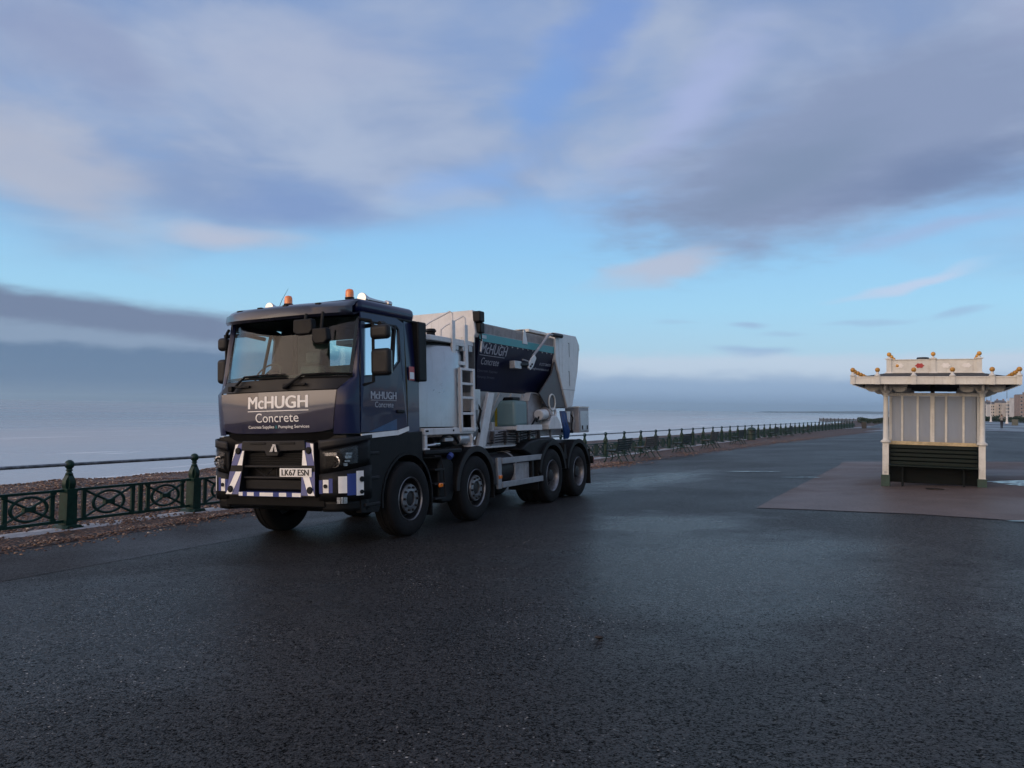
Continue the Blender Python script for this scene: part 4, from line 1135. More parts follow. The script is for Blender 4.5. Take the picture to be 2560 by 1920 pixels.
for side in (0, 1):
    Y = (lambda a_, b_: (a_, b_)) if side == 0 else (lambda a_, b_: (mv(b_), mv(a_)))
    part('mudguard', guard(0.0, 0.645, -12, 186, *Y(0.04, 0.42)), black, truck)
    part('mud_flap', MB().box(0.60, 0.625, *Y(0.04, 0.40), 0.22, 0.62), rubber, truck)
    g2 = part('mudguard', guard(1.927, 0.665, 0, 180, *Y(0.0, 0.42), th=0.06), black, truck)
    lip_pts = [(1.927 + r_ * math.cos(R(q)), 0.512 + r_ * math.sin(R(q))) for r_, qs in ((0.672, range(0, 181, 6)), (0.575, range(180, -1, -6))) for q in qs]
    part('mudguard_lip', MB().prism(lip_pts, 'y', *Y(-0.012, 0.012)), greyp, g2, bevel=0.006)
    part('mud_flap', MB().box(2.56, 2.585, *Y(0.02, 0.40), 0.30, 0.75), rubber, truck)
    part('catwalk', MB().box(0.42, 1.50, *Y(0.02, 0.45), 1.09, 1.165), black, truck, bevel=0.02)
    for u in (5.035, 6.411):
        gq = part('mudguard', guard(u, 0.665, 8, 172, *Y(0.0, 0.66), th=0.05), black, truck)
        lp = [(u + r_ * math.cos(R(q)), 0.512 + r_ * math.sin(R(q))) for r_, qs in ((0.672, range(8, 173, 6)), (0.585, range(172, 7, -6))) for q in qs]
        part('mudguard_lip', MB().prism(lp, 'y', *Y(-0.012, 0.012)), black, gq, bevel=0.006)
    part('mudguard_bridge', MB().prism([(5.62, 0.80), (5.72, 1.12), (5.85, 0.80)], 'y', *Y(0.02, 0.6)), black, truck)
    part('mudguard_fairing', MB().prism([(3.75, 1.06), (4.05, 1.18), (4.5, 1.235), (5.2, 1.24), (5.5, 1.16), (4.75, 1.05), (4.45, 0.85)], 'y', *Y(0.05, 0.62)), black, truck, bevel=0.03)
    part('mud_flap', MB().box(7.05, 7.075, *Y(0.0, 0.64), 0.21, 0.95), rubber, truck)
    part('mud_flap', MB().box(4.36, 4.38, *Y(0.02, 0.64), 0.28, 0.85), rubber, truck)
    # side guard
    sg = part('side_guard', MB().box(2.70, 2.84, *Y(0.01, 0.06), 0.43, 0.955), alu, truck, bevel=0.008)
    part('guard_rail', MB().box(2.845, 4.56, *Y(0.0, 0.04), 0.845, 0.945), alu, sg, bevel=0.008)
    part('guard_rail', MB().box(2.845, 4.56, *Y(0.0, 0.04), 0.44, 0.54), alu, sg, bevel=0.008)
    part('guard_post', MB().box(4.15, 4.22, *Y(0.04, 0.08), 0.44, 0.94), greyp, sg)
    for u, w0 in ((2.76, 0.63), (0.80, 0.64)):
        part('marker_lamp', MB().box(u - 0.05, u + 0.05, *Y(-0.015, 0.012), w0 - 0.03, w0 + 0.03), amber, truck, bevel=0.008)
    part('marker_lamp', MB().box(4.44, 4.50, *Y(0.02, 0.05), 0.70, 0.76), red_l, truck, bevel=0.008)
    tk = part('fuel_tank', MB().cyl((2.75, Y(0.42, 0.42)[0], 0.72), (4.25, Y(0.42, 0.42)[0], 0.72), 0.30, n=28), greyw if side else greyp, truck, bevel=0.03)
    part('tank_strap', MB().lathe([(0.305, 3.62), (0.31, 3.62), (0.31, 3.69), (0.305, 3.69)], (0, Y(0.42, 0.42)[0], 0.72), 'x', 28, True), galv, tk)
    part('air_cylinder', MB().cyl((3.85, Y(0.45, .45)[0], 1.0), (4.25, Y(0.45, .45)[0], 1.0), 0.10, n=16), alu, truck, bevel=0.02)
    part('battery_box', MB().box(3.55, 4.15, *Y(0.10, 0.40), 0.46, 0.82), greyw, truck, bevel=0.02)
    # steps and urea tank between the steering axles
    tk = part('urea_tank', MB().prism([(0.86, 0.42), (0.95, 0.36), (1.22, 0.36), (1.30, 0.50), (1.30, 0.92), (1.20, 1.03), (0.95, 1.03), (0.86, 0.9)], 'y', *Y(0.06, 0.50)), black, truck, bevel=0.03)
    part('tank_cap', MB().cyl((1.06, Y(0.0, 0)[0], 1.035), (1.12, Y(0.0, 0)[0], 1.075), 0.045, n=14), hose_b if side else blue_v, tk)
    st = part('step_ladder', MB().tube([(0.66, Y(0.02, 0)[0] if side == 0 else mv(0.02), 1.07), (0.84, Y(0.02, 0)[0] if side == 0 else mv(0.02), 1.06), (0.92, 0.02 if side == 0 else mv(0.02), 0.85), (0.97, 0.02 if side == 0 else mv(0.02), 0.45)], 0.012, 6), greyp, truck)
    for wz in (0.45, 0.66, 0.87):
        part('step', MB().box(0.66, 0.95, *Y(0.01, 0.14), wz - 0.012, wz + 0.012), greyp, st)
part('rear_lamp_bar', MB().box(7.08, 7.14, 0.1, 2.35, 0.62, 0.80), black, truck, bevel=0.01)
for v in (0.05, 2.40):
    rl = part('rear_lamp', MB().box(7.10, 7.20, v - 0.10, v + 0.14, 0.66, 0.78), red_l, truck, bevel=0.015)
    part('lamp_housing', MB().box(7.07, 7.10, v - 0.12, v + 0.16, 0.64, 0.80), black, rl)

# ------------------------------------------------------------------ batching body
# cement silo behind the cab
silo = part('silo', MB().lathe([(0.0, 1.48), (0.80, 1.48), (0.84, 1.50), (0.84, 2.62), (0.80, 2.74), (0.66, 2.80), (0.0, 2.82)], (1.42, 0.93, 0), 'z', 48), silo_m, truck, smooth=30)
part('silo_deck', MB().prism([(0.62, 0.30), (0.78, 0.12), (2.12, 0.12), (2.12, 1.75), (0.62, 1.75)], 'z', 2.80, 2.88), white, silo, bevel=0.01)
part('silo_hatch', MB().lathe([(0.15, 2.88), (0.15, 2.91), (0.07, 2.92), (0.065, 2.97), (0.09, 2.99), (0.07, 3.03), (0.0, 3.035)], (1.28, 0.42, 0), 'z', 20), black, silo)
for u in (1.55, 1.8, 2.0):
    part('silo_clamp', MB().box(u - 0.06, u + 0.06, 0.11, 0.20, 2.70, 2.80), galv, silo, bevel=0.008)
base = part('silo_frame', MB().box(0.47, 1.98, 0.06, 0.16, 1.38, 1.48), white, truck, bevel=0.01)
part('silo_frame_beam', MB().box(0.47, 0.57, 0.16, 2.3, 1.385, 1.475), white, base, bevel=0.008)
part('silo_frame_beam', MB().box(1.88, 1.98, 0.16, 2.3, 1.385, 1.475), white, base, bevel=0.008)
for u in (0.50, 1.90):
    part('frame_leg', MB().box(u - 0.01, u + 0.06, 0.07, 0.15, 1.17, 1.38), white, base, bevel=0.006)
    part('frame_foot', MB().box(u - 0.06, u + 0.10, 0.05, 0.18, 1.165, 1.19), white, base, bevel=0.006)
for u, v in ((0.51, 0.058), (0.55, 0.058), (1.30, 0.058), (1.75, 0.058)):
    part('bolt', MB().cyl((u, v, 1.44), (u, v - 0.012, 1.44), 0.014, n=8), black, base)
pmp = part('pump', MB().cyl((0.95, 0.28, 1.26), (1.5, 0.28, 1.26), 0.085, n=16), black, truck, bevel=0.01)
part('pump_motor', MB().cyl((1.58, 0.18, 1.30), (1.90, 0.18, 1.30), 0.10, n=18), silo_m, pmp, bevel=0.02)
part('pump_flange', MB().cyl((1.90, 0.18, 1.30), (1.93, 0.18, 1.30), 0.13, n=18), white, pmp)
part('pipe', MB().tube([(0.62, 0.2, 1.22), (0.8, 0.1, 1.235), (0.95, 0.12, 1.24)], 0.035, 10), chrome, truck)
part('hose', MB().tube([(1.0, 0.16, 1.24), (1.08, 0.10, 1.36), (1.25, 0.09, 1.385), (1.42, 0.10, 1.35), (1.55, 0.12, 1.24)], 0.022, 8), black, truck)
part('hose', MB().tube([(1.95, 0.15, 1.38), (2.03, 0.10, 1.33), (1.98, 0.10, 1.24), (1.9, 0.12, 1.2)], 0.016, 8), black, truck)
part('valve', MB().box(1.12, 1.38, 0.10, 0.2, 1.27, 1.33), galv, truck, bevel=0.01)

# ladder in two flights with grab loops
lad = part('ladder', MB().box(1.51, 1.565, 0.03, 0.085, 1.41, 2.42).box(1.92, 1.985, 0.03, 0.085, 1.41, 2.42), white, truck, bevel=0.006)
for wz in (1.44, 1.70, 1.95, 2.17, 2.40):
    part('rung', MB().box(1.565, 1.92, 0.035, 0.08, wz - 0.02, wz + 0.02), white, lad, bevel=0.005)
lad2 = part('ladder', MB().box(1.395, 1.495, 0.10, 0.14, 1.42, 3.16).box(1.80, 1.90, 0.10, 0.14, 2.40, 3.13), white, truck, bevel=0.006)
for wz in (2.50, 2.80):
    part('rung', MB().box(1.495, 1.80, 0.105, 0.135, wz - 0.03, wz + 0.03), white, lad2, bevel=0.005)
part('grab_loop', MB().tube([(1.44, 0.12, 3.10), (1.44, 0.12, 3.27), (1.42, 0.15, 3.30), (1.30, 0.45, 3.14), (1.27, 0.52, 3.08), (1.26, 0.52, 2.87)], 0.014, 8), white, lad2)
part('grab_loop', MB().tube([(1.85, 0.12, 3.08), (1.85, 0.12, 3.24), (1.83, 0.15, 3.27), (1.72, 0.42, 3.12), (1.69, 0.48, 3.06), (1.68, 0.48, 2.87)], 0.014, 8), white, lad2)

# raised front wall of the aggregate bin
bw = part('bin_front_wall', MB().prism([(0.10, 2.96), (0.07, 3.02), (0.12, 3.40), (2.33, 3.40), (2.38, 3.02), (2.35, 2.96)], 'x', 2.10, 2.25), white, truck, bevel=0.01)
part('bin_front_lip', MB().box(2.07, 2.10, 0.08, 2.37, 2.86, 2.965), cream, bw, bevel=0.006)
part('bin_front_slope', MB().add([(2.12, 0.10, 2.86), (2.12, 2.35, 2.86), (2.62, 2.05, 2.08), (2.62, 0.38, 2.08)], [(0, 1, 2, 3)]), greyw, bw, smooth=0, solid=0.02)
lampb = part('work_lamp', MB().box(2.10, 2.27, -0.02, 0.13, 3.20, 3.38), black, truck, bevel=0.02)
part('lamp_stem', MB().box(2.15, 2.30, 0.0, 0.10, 3.02, 3.20), black, lampb, bevel=0.02)
part('cable', MB().tube([(2.2, 0.02, 3.03), (2.17, 0.0, 2.96), (2.22, 0.02, 2.90), (2.10, 0.05, 2.94)], 0.012, 6), black, lampb)

# aggregate bin: tapering navy body
hop = MB(); lev = [(3.03, 0.085, 2.25, 5.44), (2.90, 0.09, 2.26, 5.45), (2.50, 0.22, 2.40, 5.50), (2.10, 0.35, 2.62, 5.16)]
vs = []
for w, v, u0, u1 in lev: vs += [(u0, v, w), (u1, v, w), (u1, mv(v), w), (u0, mv(v), w)]
fs = []
for j in range(3):
    for i in range(4): fs.append((j * 4 + i, j * 4 + (i + 1) % 4, (j + 1) * 4 + (i + 1) % 4, (j + 1) * 4 + i))
fs.append((12, 13, 14, 15))
hopper = part('aggregate_bin', hop.add(vs, fs), hopper_m, truck, smooth=20)


def hv(w):
    for (w1, v1, _, _), (w0, v0, _, _) in zip(lev, lev[1:]):
        if w >= w0: return lerp(v0, v1, (w - w0) / (w1 - w0))
    return lev[-1][1]


def on_bin(u0, u1, w0, w1):
    return lambda x, y: (lerp(u0, u1, x), hv(lerp(w0, w1, y)) - 0.006, lerp(w0, w1, y))


for side in (0, 1):
    T = (lambda v: v) if side == 0 else mv
    part('teal_band', MB().add([(2.255, T(0.081), 3.035), (5.45, T(0.081), 3.035), (5.46, T(0.083), 2.905), (2.262, T(0.083), 2.905)], [(0, 1, 2, 3)]), teal, hopper, smooth=0)
    part('end_band', MB().add([(5.435, T(0.079), 3.2), (5.50, T(0.079), 3.2), (5.50, T(0.079), 3.04), (5.435, T(0.079), 3.04)], [(0, 1, 2, 3)]), white, hopper, smooth=0)
    back_ = part('mesh_board', MB().box(2.28, 5.43, *sorted((T(0.12), T(0.135))), 3.035, 3.20), galv, hopper)
    bars = MB()
    for k in range(64): 
        u = 2.29 + k * 0.0494; bars.box(u - 0.010, u + 0.010, *sorted((T(0.095), T(0.108))), 3.04, 3.20)
    for wz in (3.04, 3.20): bars.box(2.28, 5.43, *sorted((T(0.088), T(0.0945))), wz - 0.008, wz + 0.008)
    o = part('mesh_bars', bars, greyw, back_, smooth=0); o['kind'] = 'stuff'
    part('mesh_post', MB().add([(3.98, T(0.08), 3.24), (4.06, T(0.08), 3.24), (4.14, T(0.076), 2.99), (3.92, T(0.076), 2.99)], [(0, 1, 2, 3)]), white, hopper, smooth=0, solid=0.012)
part('plate_label', MB().add([(2.31, 0.076, 3.01), (2.50, 0.076, 3.01), (2.50, 0.076, 2.955), (2.31, 0.076, 2.955)], [(0, 1, 2, 3)]), galv, hopper, smooth=0)
part('grip_tube', MB().tube([(2.28, 0.05, 2.93), (2.25, 0.06, 2.72)], 0.02, 8), galv, hopper)
lettering('lettering', 'McHUGH', on_bin(2.40, 3.36, 2.715, 2.875), letter_g, hopper, bold=1)
part('underline', MB().grid(lambda i, j: on_bin(2.38, 3.32, 2.682, 2.692)(i, j), 2, 1), letter_g, hopper)
lettering('lettering', 'Concrete', on_bin(2.50, 3.16, 2.535, 2.65), letter_g, hopper, bold=0)
lettering('lettering', 'Concrete Supplies', on_bin(2.44, 3.20, 2.40, 2.455), letter_d, hopper, shear=0.2)
lettering('lettering', 'Pumping Services', on_bin(2.50, 3.14, 2.30, 2.355), letter_d, hopper, shear=0.2)
lettering('lettering', '01273 284205', on_bin(4.86, 5.40, 2.645, 2.695), letter_g, hopper, bold=1)
lettering('lettering', 'mchughconcrete.co.uk', on_bin(4.45, 5.38, 2.54, 2.60), letter_g, hopper, bold=1)
part('vent_pipe', MB().lathe([(0.05, 3.1), (0.05, 3.27), (0.10, 3.275), (0.10, 3.29), (0.0, 3.295)], (4.30, 0.3, 0), 'z', 14), galv, hopper)
# trough under the bin
tr_ = MB(); vs = [(2.62, 0.36, 2.09), (5.14, 0.36, 2.09), (5.14, 2.09, 2.09), (2.62, 2.09, 2.09), (2.75, 0.72, 1.43), (5.5, 0.72, 1.43), (5.5, 1.73, 1.43), (2.75, 1.73, 1.43)]
part('bin_trough', tr_.add(vs, [(0, 1, 5, 4), (1, 2, 6, 5), (2, 3, 7, 6), (3, 0, 4, 7), (4, 5, 6, 7)]), white, truck, smooth=0)
# rear housing
rp = [(5.42, 3.33), (6.55, 3.345), (6.74, 3.16), (6.60, 2.60), (6.26, 1.87), (5.98, 1.82), (5.42, 2.78)]
rh = part('rear_housing', MB().prism(rp, 'y', 0.05, 2.40), white, truck, bevel=0.012, smooth=25)
for u, w0, w1 in ((6.115, 2.88, 3.17), (6.10, 2.28, 2.58)):
    part('vent_slot', MB().add([(u - 0.04, 0.046, w1), (u + 0.03, 0.046, w1), (u + 0.03, 0.046, w0), (u + 0.012, 0.046, w0), (u + 0.012, 0.046, w1 - 0.012), (u - 0.04, 0.046, w1 - 0.012)], [(0, 1, 2, 3, 4, 5)]), black, rh, smooth=0)
part('housing_seam', MB().box(5.66, 6.42, 0.044, 0.05, 2.195, 2.205), greyw, rh)
part('housing_top', MB().box(4.6, 5.42, 0.25, 2.2, 3.28, 3.34), cream, rh, bevel=0.01)
part('clearance_lamp', MB().box(6.70, 6.76, 0.06, 0.12, 3.05, 3.12), black, rh, bevel=0.01)
part('gusset', MB().prism([(5.46, 2.84), (5.99, 1.83), (5.02, 1.83), (4.66, 2.09), (4.82, 2.2), (5.28, 2.5), (5.455, 2.76)], 'y', 0.085, 0.12), greyk, truck, bevel=0.005)
part('gusset', MB().prism([(5.46, 2.84), (5.99, 1.83), (5.02, 1.83), (4.66, 2.09), (4.82, 2.2), (5.28, 2.5), (5.455, 2.76)], 'y', mv(0.12), mv(0.085)), greyk, truck, bevel=0.005)
# chute arm hung on the bin side
ca = part('chute_arm', MB().tube([(5.55, 0.0, 3.265), (5.0, 0.0, 3.245), (4.92, 0.0, 3.21), (4.72, 0.0, 3.08), (4.20, 0.0, 2.77)], 0.026, 10), greyw, truck)
part('arm_grip', MB().cyl((5.62, 0.0, 3.265), (5.15, 0.0, 3.255), 0.042, n=12), greyp, ca)
part('arm_plate', MB().prism([(4.22, 2.80), (4.30, 2.74), (4.16, 2.58), (4.02, 2.50), (3.93, 2.54), (3.96, 2.62), (4.08, 2.72)], 'y', -0.03, 0.0), white, ca, bevel=0.006)
for u, w in ((4.02, 2.57), (4.08, 2.61)):
    part('arm_bolt', MB().cyl((u, -0.045, w), (u, -0.03, w), 0.02, n=10), black, ca)
part('arm_link', MB().tube([(4.02, 0.02, 2.60), (3.62, 0.02, 2.58)], 0.05, 10), black, ca)
part('latch_box', MB().box(3.38, 3.66, -0.02, 0.09, 2.50, 2.64), galv, ca, bevel=0.01)
part('arm_rod', MB().tube([(4.0, 0.0, 2.66), (3.75, 0.0, 2.68)], 0.014, 6), galv, ca)
# sub-frame
sf = part('subframe', MB().prism([(2.42, 1.13), (4.05, 1.10), (4.4, 1.27), (6.7, 1.27), (6.7, 1.42), (2.66, 1.42)], 'y', 0.30, 0.36), greyw, truck, bevel=0.006)
part('subframe_flange', MB().box(2.40, 4.0, 0.26, 0.36, 1.115, 1.145), white, sf, bevel=0.005)
part('subframe_side', MB().prism([(2.42, 1.13), (4.05, 1.10), (4.4, 1.27), (6.7, 1.27), (6.7, 1.42), (2.66, 1.42)], 'y', mv(0.36), mv(0.30)), greyw, sf)
for u in (3.0, 3.55, 4.2, 4.9, 5.6):
    part('subframe_rib', MB().box(u - 0.02, u + 0.02, 0.265, 0.30, 1.15, 1.41), greyw, sf)
part('strut', MB().prism([(2.36, 1.14), (2.62, 1.14), (3.00, 2.06), (2.78, 2.06)], 'y', 0.20, 0.26), white, truck, bevel=0.008)
part('strut', MB().prism([(2.36, 1.14), (2.62, 1.14), (3.00, 2.06), (2.78, 2.06)], 'y', mv(0.26), mv(0.20)), white, truck, bevel=0.008)
part('filter_can', MB().cyl((2.30, 0.30, 1.45), (2.30, 0.30, 1.75), 0.13, n=16), black, truck, bevel=0.02)
part('side_plate', MB().box(2.05, 2.32, 0.12, 0.16, 1.45, 2.1), silo_m, truck)
# pipe runs and brackets under the bin
for k in range(5):
    w = 1.20 + 0.045 * k; v = 0.225 - 0.012 * (k % 3)
    part('hydraulic_line', MB().tube([(2.75 + .1 * k, v, w), (3.3, v - .01, w + .012), (3.9, v, w - .01), (4.5 + .12 * k, v + .01, w + .05)], 0.011, 6), black, truck)
for u in (2.95, 3.45, 3.95, 4.45, 4.9):
    part('line_clamp', MB().box(u - .02, u + .02, .20, .262, 1.18, 1.40), greyk, truck)
for u in (3.05, 3.5, 4.0, 4.5):
    part('trough_rib', MB().add([(u - .02, .352, 2.08), (u + .02, .352, 2.08), (u + .05, .70, 1.44), (u + .01, .70, 1.44)], [(0, 1, 2, 3)]), white, truck, smooth=0, solid=0.03)
for k in range(14):
    u = 2.40 + k * 0.22
    part('rivet', MB().cyl((u, 0.074, 2.885), (u, 0.088, 2.885), 0.012, n=8), galv, hopper)
part('hose', MB().tube([(2.2, .14, 1.9), (2.25, .08, 1.75), (2.2, .10, 1.55), (2.3, .14, 1.40)], 0.022, 8), black, truck)
part('hose', MB().tube([(4.35, .12, 1.5), (4.5, .10, 1.62), (4.62, .14, 1.56), (4.75, .14, 1.66)], 0.018, 8), black, truck)
part('junction_box', MB().box(2.06, 2.2, .09, .12, 1.75, 1.95), galv, truck, bevel=.008)
# water tank on its tray
tray = part('tank_tray', MB().box(3.62, 4.75, 0.10, 0.80, 1.415, 1.475), white, truck, bevel=0.01)
part('tray_edge', MB().box(3.62, 4.75, 0.085, 0.10, 1.40, 1.50), white, tray)
part('tray_corner', MB().box(3.58, 3.70, 0.55, 0.75, 1.40, 1.56), white, tray, bevel=0.01)
part('tray_brace', MB().tube([(3.66, 0.72, 1.52), (3.40, 0.74, 1.85)], 0.03, 4), white, tray)
tank = part('water_tank', MB().box(3.68, 4.22, 0.14, 0.76, 1.48, 1.95), tank_m, truck, bevel=0.06, seg=4)
part('tank_strap', MB().box(3.668, 3.676, 0.50, 0.55, 1.48, 1.95), strap_y, tank)
part('tank_lid', MB().box(3.76, 4.08, 0.22, 0.46, 1.95, 2.01), black, tank, bevel=0.02)
part('tank_hose', MB().tube([(3.75, 0.60, 1.95), (3.70, 0.64, 2.02), (3.64, 0.72, 1.98), (3.62, 0.76, 1.88)], 0.010, 6), black, tank)
# mixer drive
mx = part('mixer_gearbox', MB().prism([(4.50, 1.45), (4.50, 1.95), (4.60, 2.10), (4.85, 2.10), (5.12, 2.03), (5.12, 1.45)], 'y', 0.26, 0.80), greyw, truck, bevel=0.01)
part('gearbox_lid', MB().prism([(4.50, 1.955), (4.59, 2.115), (4.86, 2.115), (5.12, 2.05), (5.12, 2.035), (4.85, 2.10), (4.60, 2.10)], 'y', 0.24, 0.82), white, mx)
mo = part('hydraulic_motor', MB().cyl((4.72, 0.15, 1.68), (5.02, 0.15, 1.70), 0.105, n=18), white, truck, bevel=0.02)
part('motor_flange', MB().cyl((5.02, 0.15, 1.70), (5.06, 0.15, 1.70), 0.13, n=18), greyw, mo)
for k in range(4):
    part('hydraulic_fitting', MB().tube([(5.08 + .05 * k, 0.14, 1.62), (5.12 + .05 * k, 0.10, 1.74 + 0.03 * k), (5.18 + .05 * k, 0.16, 1.82)], 0.018, 6), white if k % 2 else galv, mo)
cw = part('control_wheel', MB().torus((5.24, 0.08, 1.93), 0.155, 0.018, 'y', 28, 8), cream, truck)
part('wheel_disc', MB().cyl((5.24, 0.09, 1.93), (5.24, 0.10, 1.93), 0.14, n=24), greyw, cw)
part('wheel_shaft', MB().cyl((5.24, 0.10, 1.93), (5.24, 0.32, 1.93), 0.03, n=10), galv, cw)
part('chute_foot', MB().prism([(5.02, 1.40), (5.02, 1.50), (5.20, 1.66), (5.44, 1.66), (5.66, 1.50), (5.66, 1.40)], 'y', 0.06, 0.30), white, truck, bevel=0.015)
part('bearing', MB().torus((5.36, 0.10, 1.72), 0.085, 0.03, 'y', 20, 8), white, truck)
for k in range(6):
    u = 5.86 + 0.05 * k
    part('hose', MB().tube([(u, 0.16, 1.76), (u - 0.04, 0.11 + 0.01 * (k % 3), 1.55), (u + 0.03, 0.10, 1.36), (u + 0.12 - 0.01 * k, 0.14, 1.20 + 0.02 * (k % 2))], 0.026, 8), hose_b, truck)
part('hose_bracket', MB().prism([(6.08, 1.76), (6.30, 1.76), (6.26, 1.52), (6.16, 1.55)], 'y', 0.12, 0.15), white, truck)
part('hose', MB().tube([(6.30, 0.14, 1.74), (6.38, 0.10, 1.62), (6.30, 0.10, 1.50), (6.36, 0.12, 1.36)], 0.016, 6), black, truck)
part('chain', MB().tube([(6.42, 0.12, 1.76), (6.44, 0.10, 1.55), (6.40, 0.12, 1.38)], 0.012, 5), galv, truck)
bx = part('control_cabinet', MB().box(6.58, 7.16, 0.04, 0.36, 1.31, 1.84), greyw, truck, bevel=0.012)
part('cabinet_door', MB().box(6.64, 7.11, 0.028, 0.04, 1.35, 1.77), silo_m, bx, bevel=0.006)
part('cabinet_roof', MB().box(6.57, 7.17, 0.03, 0.37, 1.84, 1.865), cream, bx)
for u in (6.74, 7.02):
    part('latch', MB().box(u - 0.012, u + 0.012, 0.015, 0.028, 1.37, 1.46), black, bx)
part('cabinet_arm', MB().tube([(6.2, 0.3, 1.36), (6.6, 0.2, 1.33)], 0.03, 8), black, bx)
st = part('sticker', MB().add([(0.07, 0.052, 2.36), (0.23, 0.066, 2.36), (0.23, 0.066, 2.165), (0.07, 0.052, 2.165)], [(0, 1, 2, 3)]), sign_red, truck, smooth=0)
part('sticker_text', MB().add([(0.085, 0.049, 2.28), (0.215, 0.060, 2.28), (0.215, 0.060, 2.185), (0.085, 0.049, 2.185)], [(0, 1, 2, 3)]), white_v, st, smooth=0)
# lettering on the near door
on_door = lambda u0, u1, w0, w1: (lambda x, y: (lerp(u0, u1, x), 0.0465, lerp(w0, w1, y)))
lettering('lettering', 'McHUGH', on_door(-0.86, -0.26, 1.885, 1.985), letter_g, truck, bold=2)
part('underline', MB().add([on_door(-0.86, -0.26, 1.866, 1.872)(x, y) for x, y in ((0, 0), (1, 0), (1, 1), (0, 1))], [(0, 1, 2, 3)]), letter_g, truck, smooth=0)
lettering('lettering', 'Concrete', on_door(-0.765, -0.335, 1.775, 1.85), letter_g, truck, bold=0)
OFF[:] = [0, 0, 0]


# ================================================================== SEAFRONT SHELTER (x right, y away, z up)
SY = R(27.5)
shelter = link('seafront_shelter', None)
shelter.location = W(19.72, -0.365, 0.29)
shelter.rotation_euler = (0, 0, -SY)
tag(shelter, 'cream and green seaside shelter with ochre ball finials on brown paving', 'shelter')
SD = 4.95
# posts
pm = [MB().box(-.085, .085, -.085, .085, -0.16, 0.19).mesh('post_base', green_p, 0),
      MB().box(-.062, .062, -.062, .062, 0.19, 0.875).mesh('post', cream, 0),
      MB().lathe([(0.070, 0.875), (0.105, 0.89), (0.105, 0.915), (0.075, 0.94), (0.058, 0.96), (0.054, 1.40), (0.050, 1.88), (0.064, 1.89), (0.064, 1.91), (0.052, 1.92), (0.075, 1.97), (0.088, 1.985), (0.088, 2.02), (0.06, 2.03), (0.055, 2.16)], (0, 0, 0), 'z', 16).mesh('column', cream, 40)]
brk = MB()
arc = [(0.06, 2.14), (0.42, 2.14), (0.42, 2.11)] + [(0.42 - 0.15 + 0.15 * math.cos(R(q)), 2.10 + 0.12 * math.sin(R(q)) * 1.0) for q in range(0, -170, -20)] + [(0.10, 2.0), (0.06, 1.98)]
brm = {}
for k, (sx, ax) in enumerate(((1, 'x'), (-1, 'x'), (1, 'y'), (-1, 'y'))):
    pl = [(p[0] * sx, p[1]) for p in arc]
    brm[(sx, ax)] = MB().prism(pl, 'y' if ax == 'x' else 'x', -0.02, 0.02).mesh('bracket', cream, 30)
for x, y in ((-.91, 0), (.91, 0), (-.91, SD / 2), (.91, SD / 2), (-.91, SD), (.91, SD)):
    p = link('post', pm[1], shelter, (x, y, 0))
    link('post_base', pm[0], p); link('column', pm[2], p)
    for key, me in brm.items(): link('bracket', me, p)
# roof
X0, Y0, Y1 = 1.555, -0.645, SD + 0.645
F = part('roof', MB().add([(-X0 + .04, Y0 + .04, 2.27), (X0 - .04, Y0 + .04, 2.27), (X0 - .04, Y1 - .04, 2.27), (-X0 + .04, Y1 - .04, 2.27), (-.9, 0.22, 2.40), (.9, 0.22, 2.40), (.9, SD - .22, 2.40), (-.9, SD - .22, 2.40)],
         [(0, 1, 5, 4), (1, 2, 6, 5), (2, 3, 7, 6), (3, 0, 4, 7), (4, 5, 6, 7)]), felt, shelter, smooth=0)
part('ceiling', MB().box(-X0 + .05, X0 - .05, Y0 + .05, Y1 - .05, 2.165, 2.18), soffit, shelter)
for k in range(9):
    y = -0.3 + k * (SD + .6) / 8
    part('ceiling_rib', MB().box(-1.45, 1.45, y - .02, y + .02, 2.135, 2.164), soffit, shelter)
fas = [part('fascia', MB().box(-X0, X0, Y0, Y0 + .05, 2.13, 2.29), cream, shelter, bevel=0.004), part('fascia', MB().box(-X0, X0, Y1 - .05, Y1, 2.13, 2.29), cream, shelter),
       part('fascia', MB().box(-X0, -X0 + .05, Y0 + .05, Y1 - .05, 2.13, 2.29), cream, shelter), part('fascia', MB().box(X0 - .05, X0, Y0 + .05, Y1 - .05, 2.13, 2.29), cream, shelter)]
for f_ in fas[:1]:
    part('fascia_moulding', MB().box(-X0 - .006, X0 + .006, Y0 - .012, Y0 - .001, 2.268, 2.292), cream, f_)
    part('fascia_moulding', MB().box(-X0 - .006, X0 + .006, Y0 - .008, Y0 - .001, 2.13, 2.145), cream, f_)
fin_me = MB().box(-.045, .045, -.035, .035, 2.125, 2.30).lathe([(0.06, 2.30), (0.06, 2.315), (0.042, 2.33), (0.026, 2.36), (0.024, 2.385), (0.0, 2.386)], (0, 0, 0), 'z', 12).mesh('finial', cream, 35)
ball_me = MB().sphere((0, 0, 2.43), 0.05, 18, 12).mesh('ball', gold, 60)
xs = [-X0 + .03, -1.04, -0.35, 0.36, 1.06, X0 - .03]
ys = [Y0 + .03 + (Y1 - Y0 - .06) * k / 8 for k in range(9)]
spots = [(x, Y0 - 0.005) for x in xs] + [(x, Y1 + .005) for x in xs] + [(s * (X0 + .002), y) for y in ys[1:-1] for s in (-1, 1)]
for x, y in spots:
    f_ = link('finial', fin_me, shelter, (x, y, 0)); link('ball', ball_me, f_)
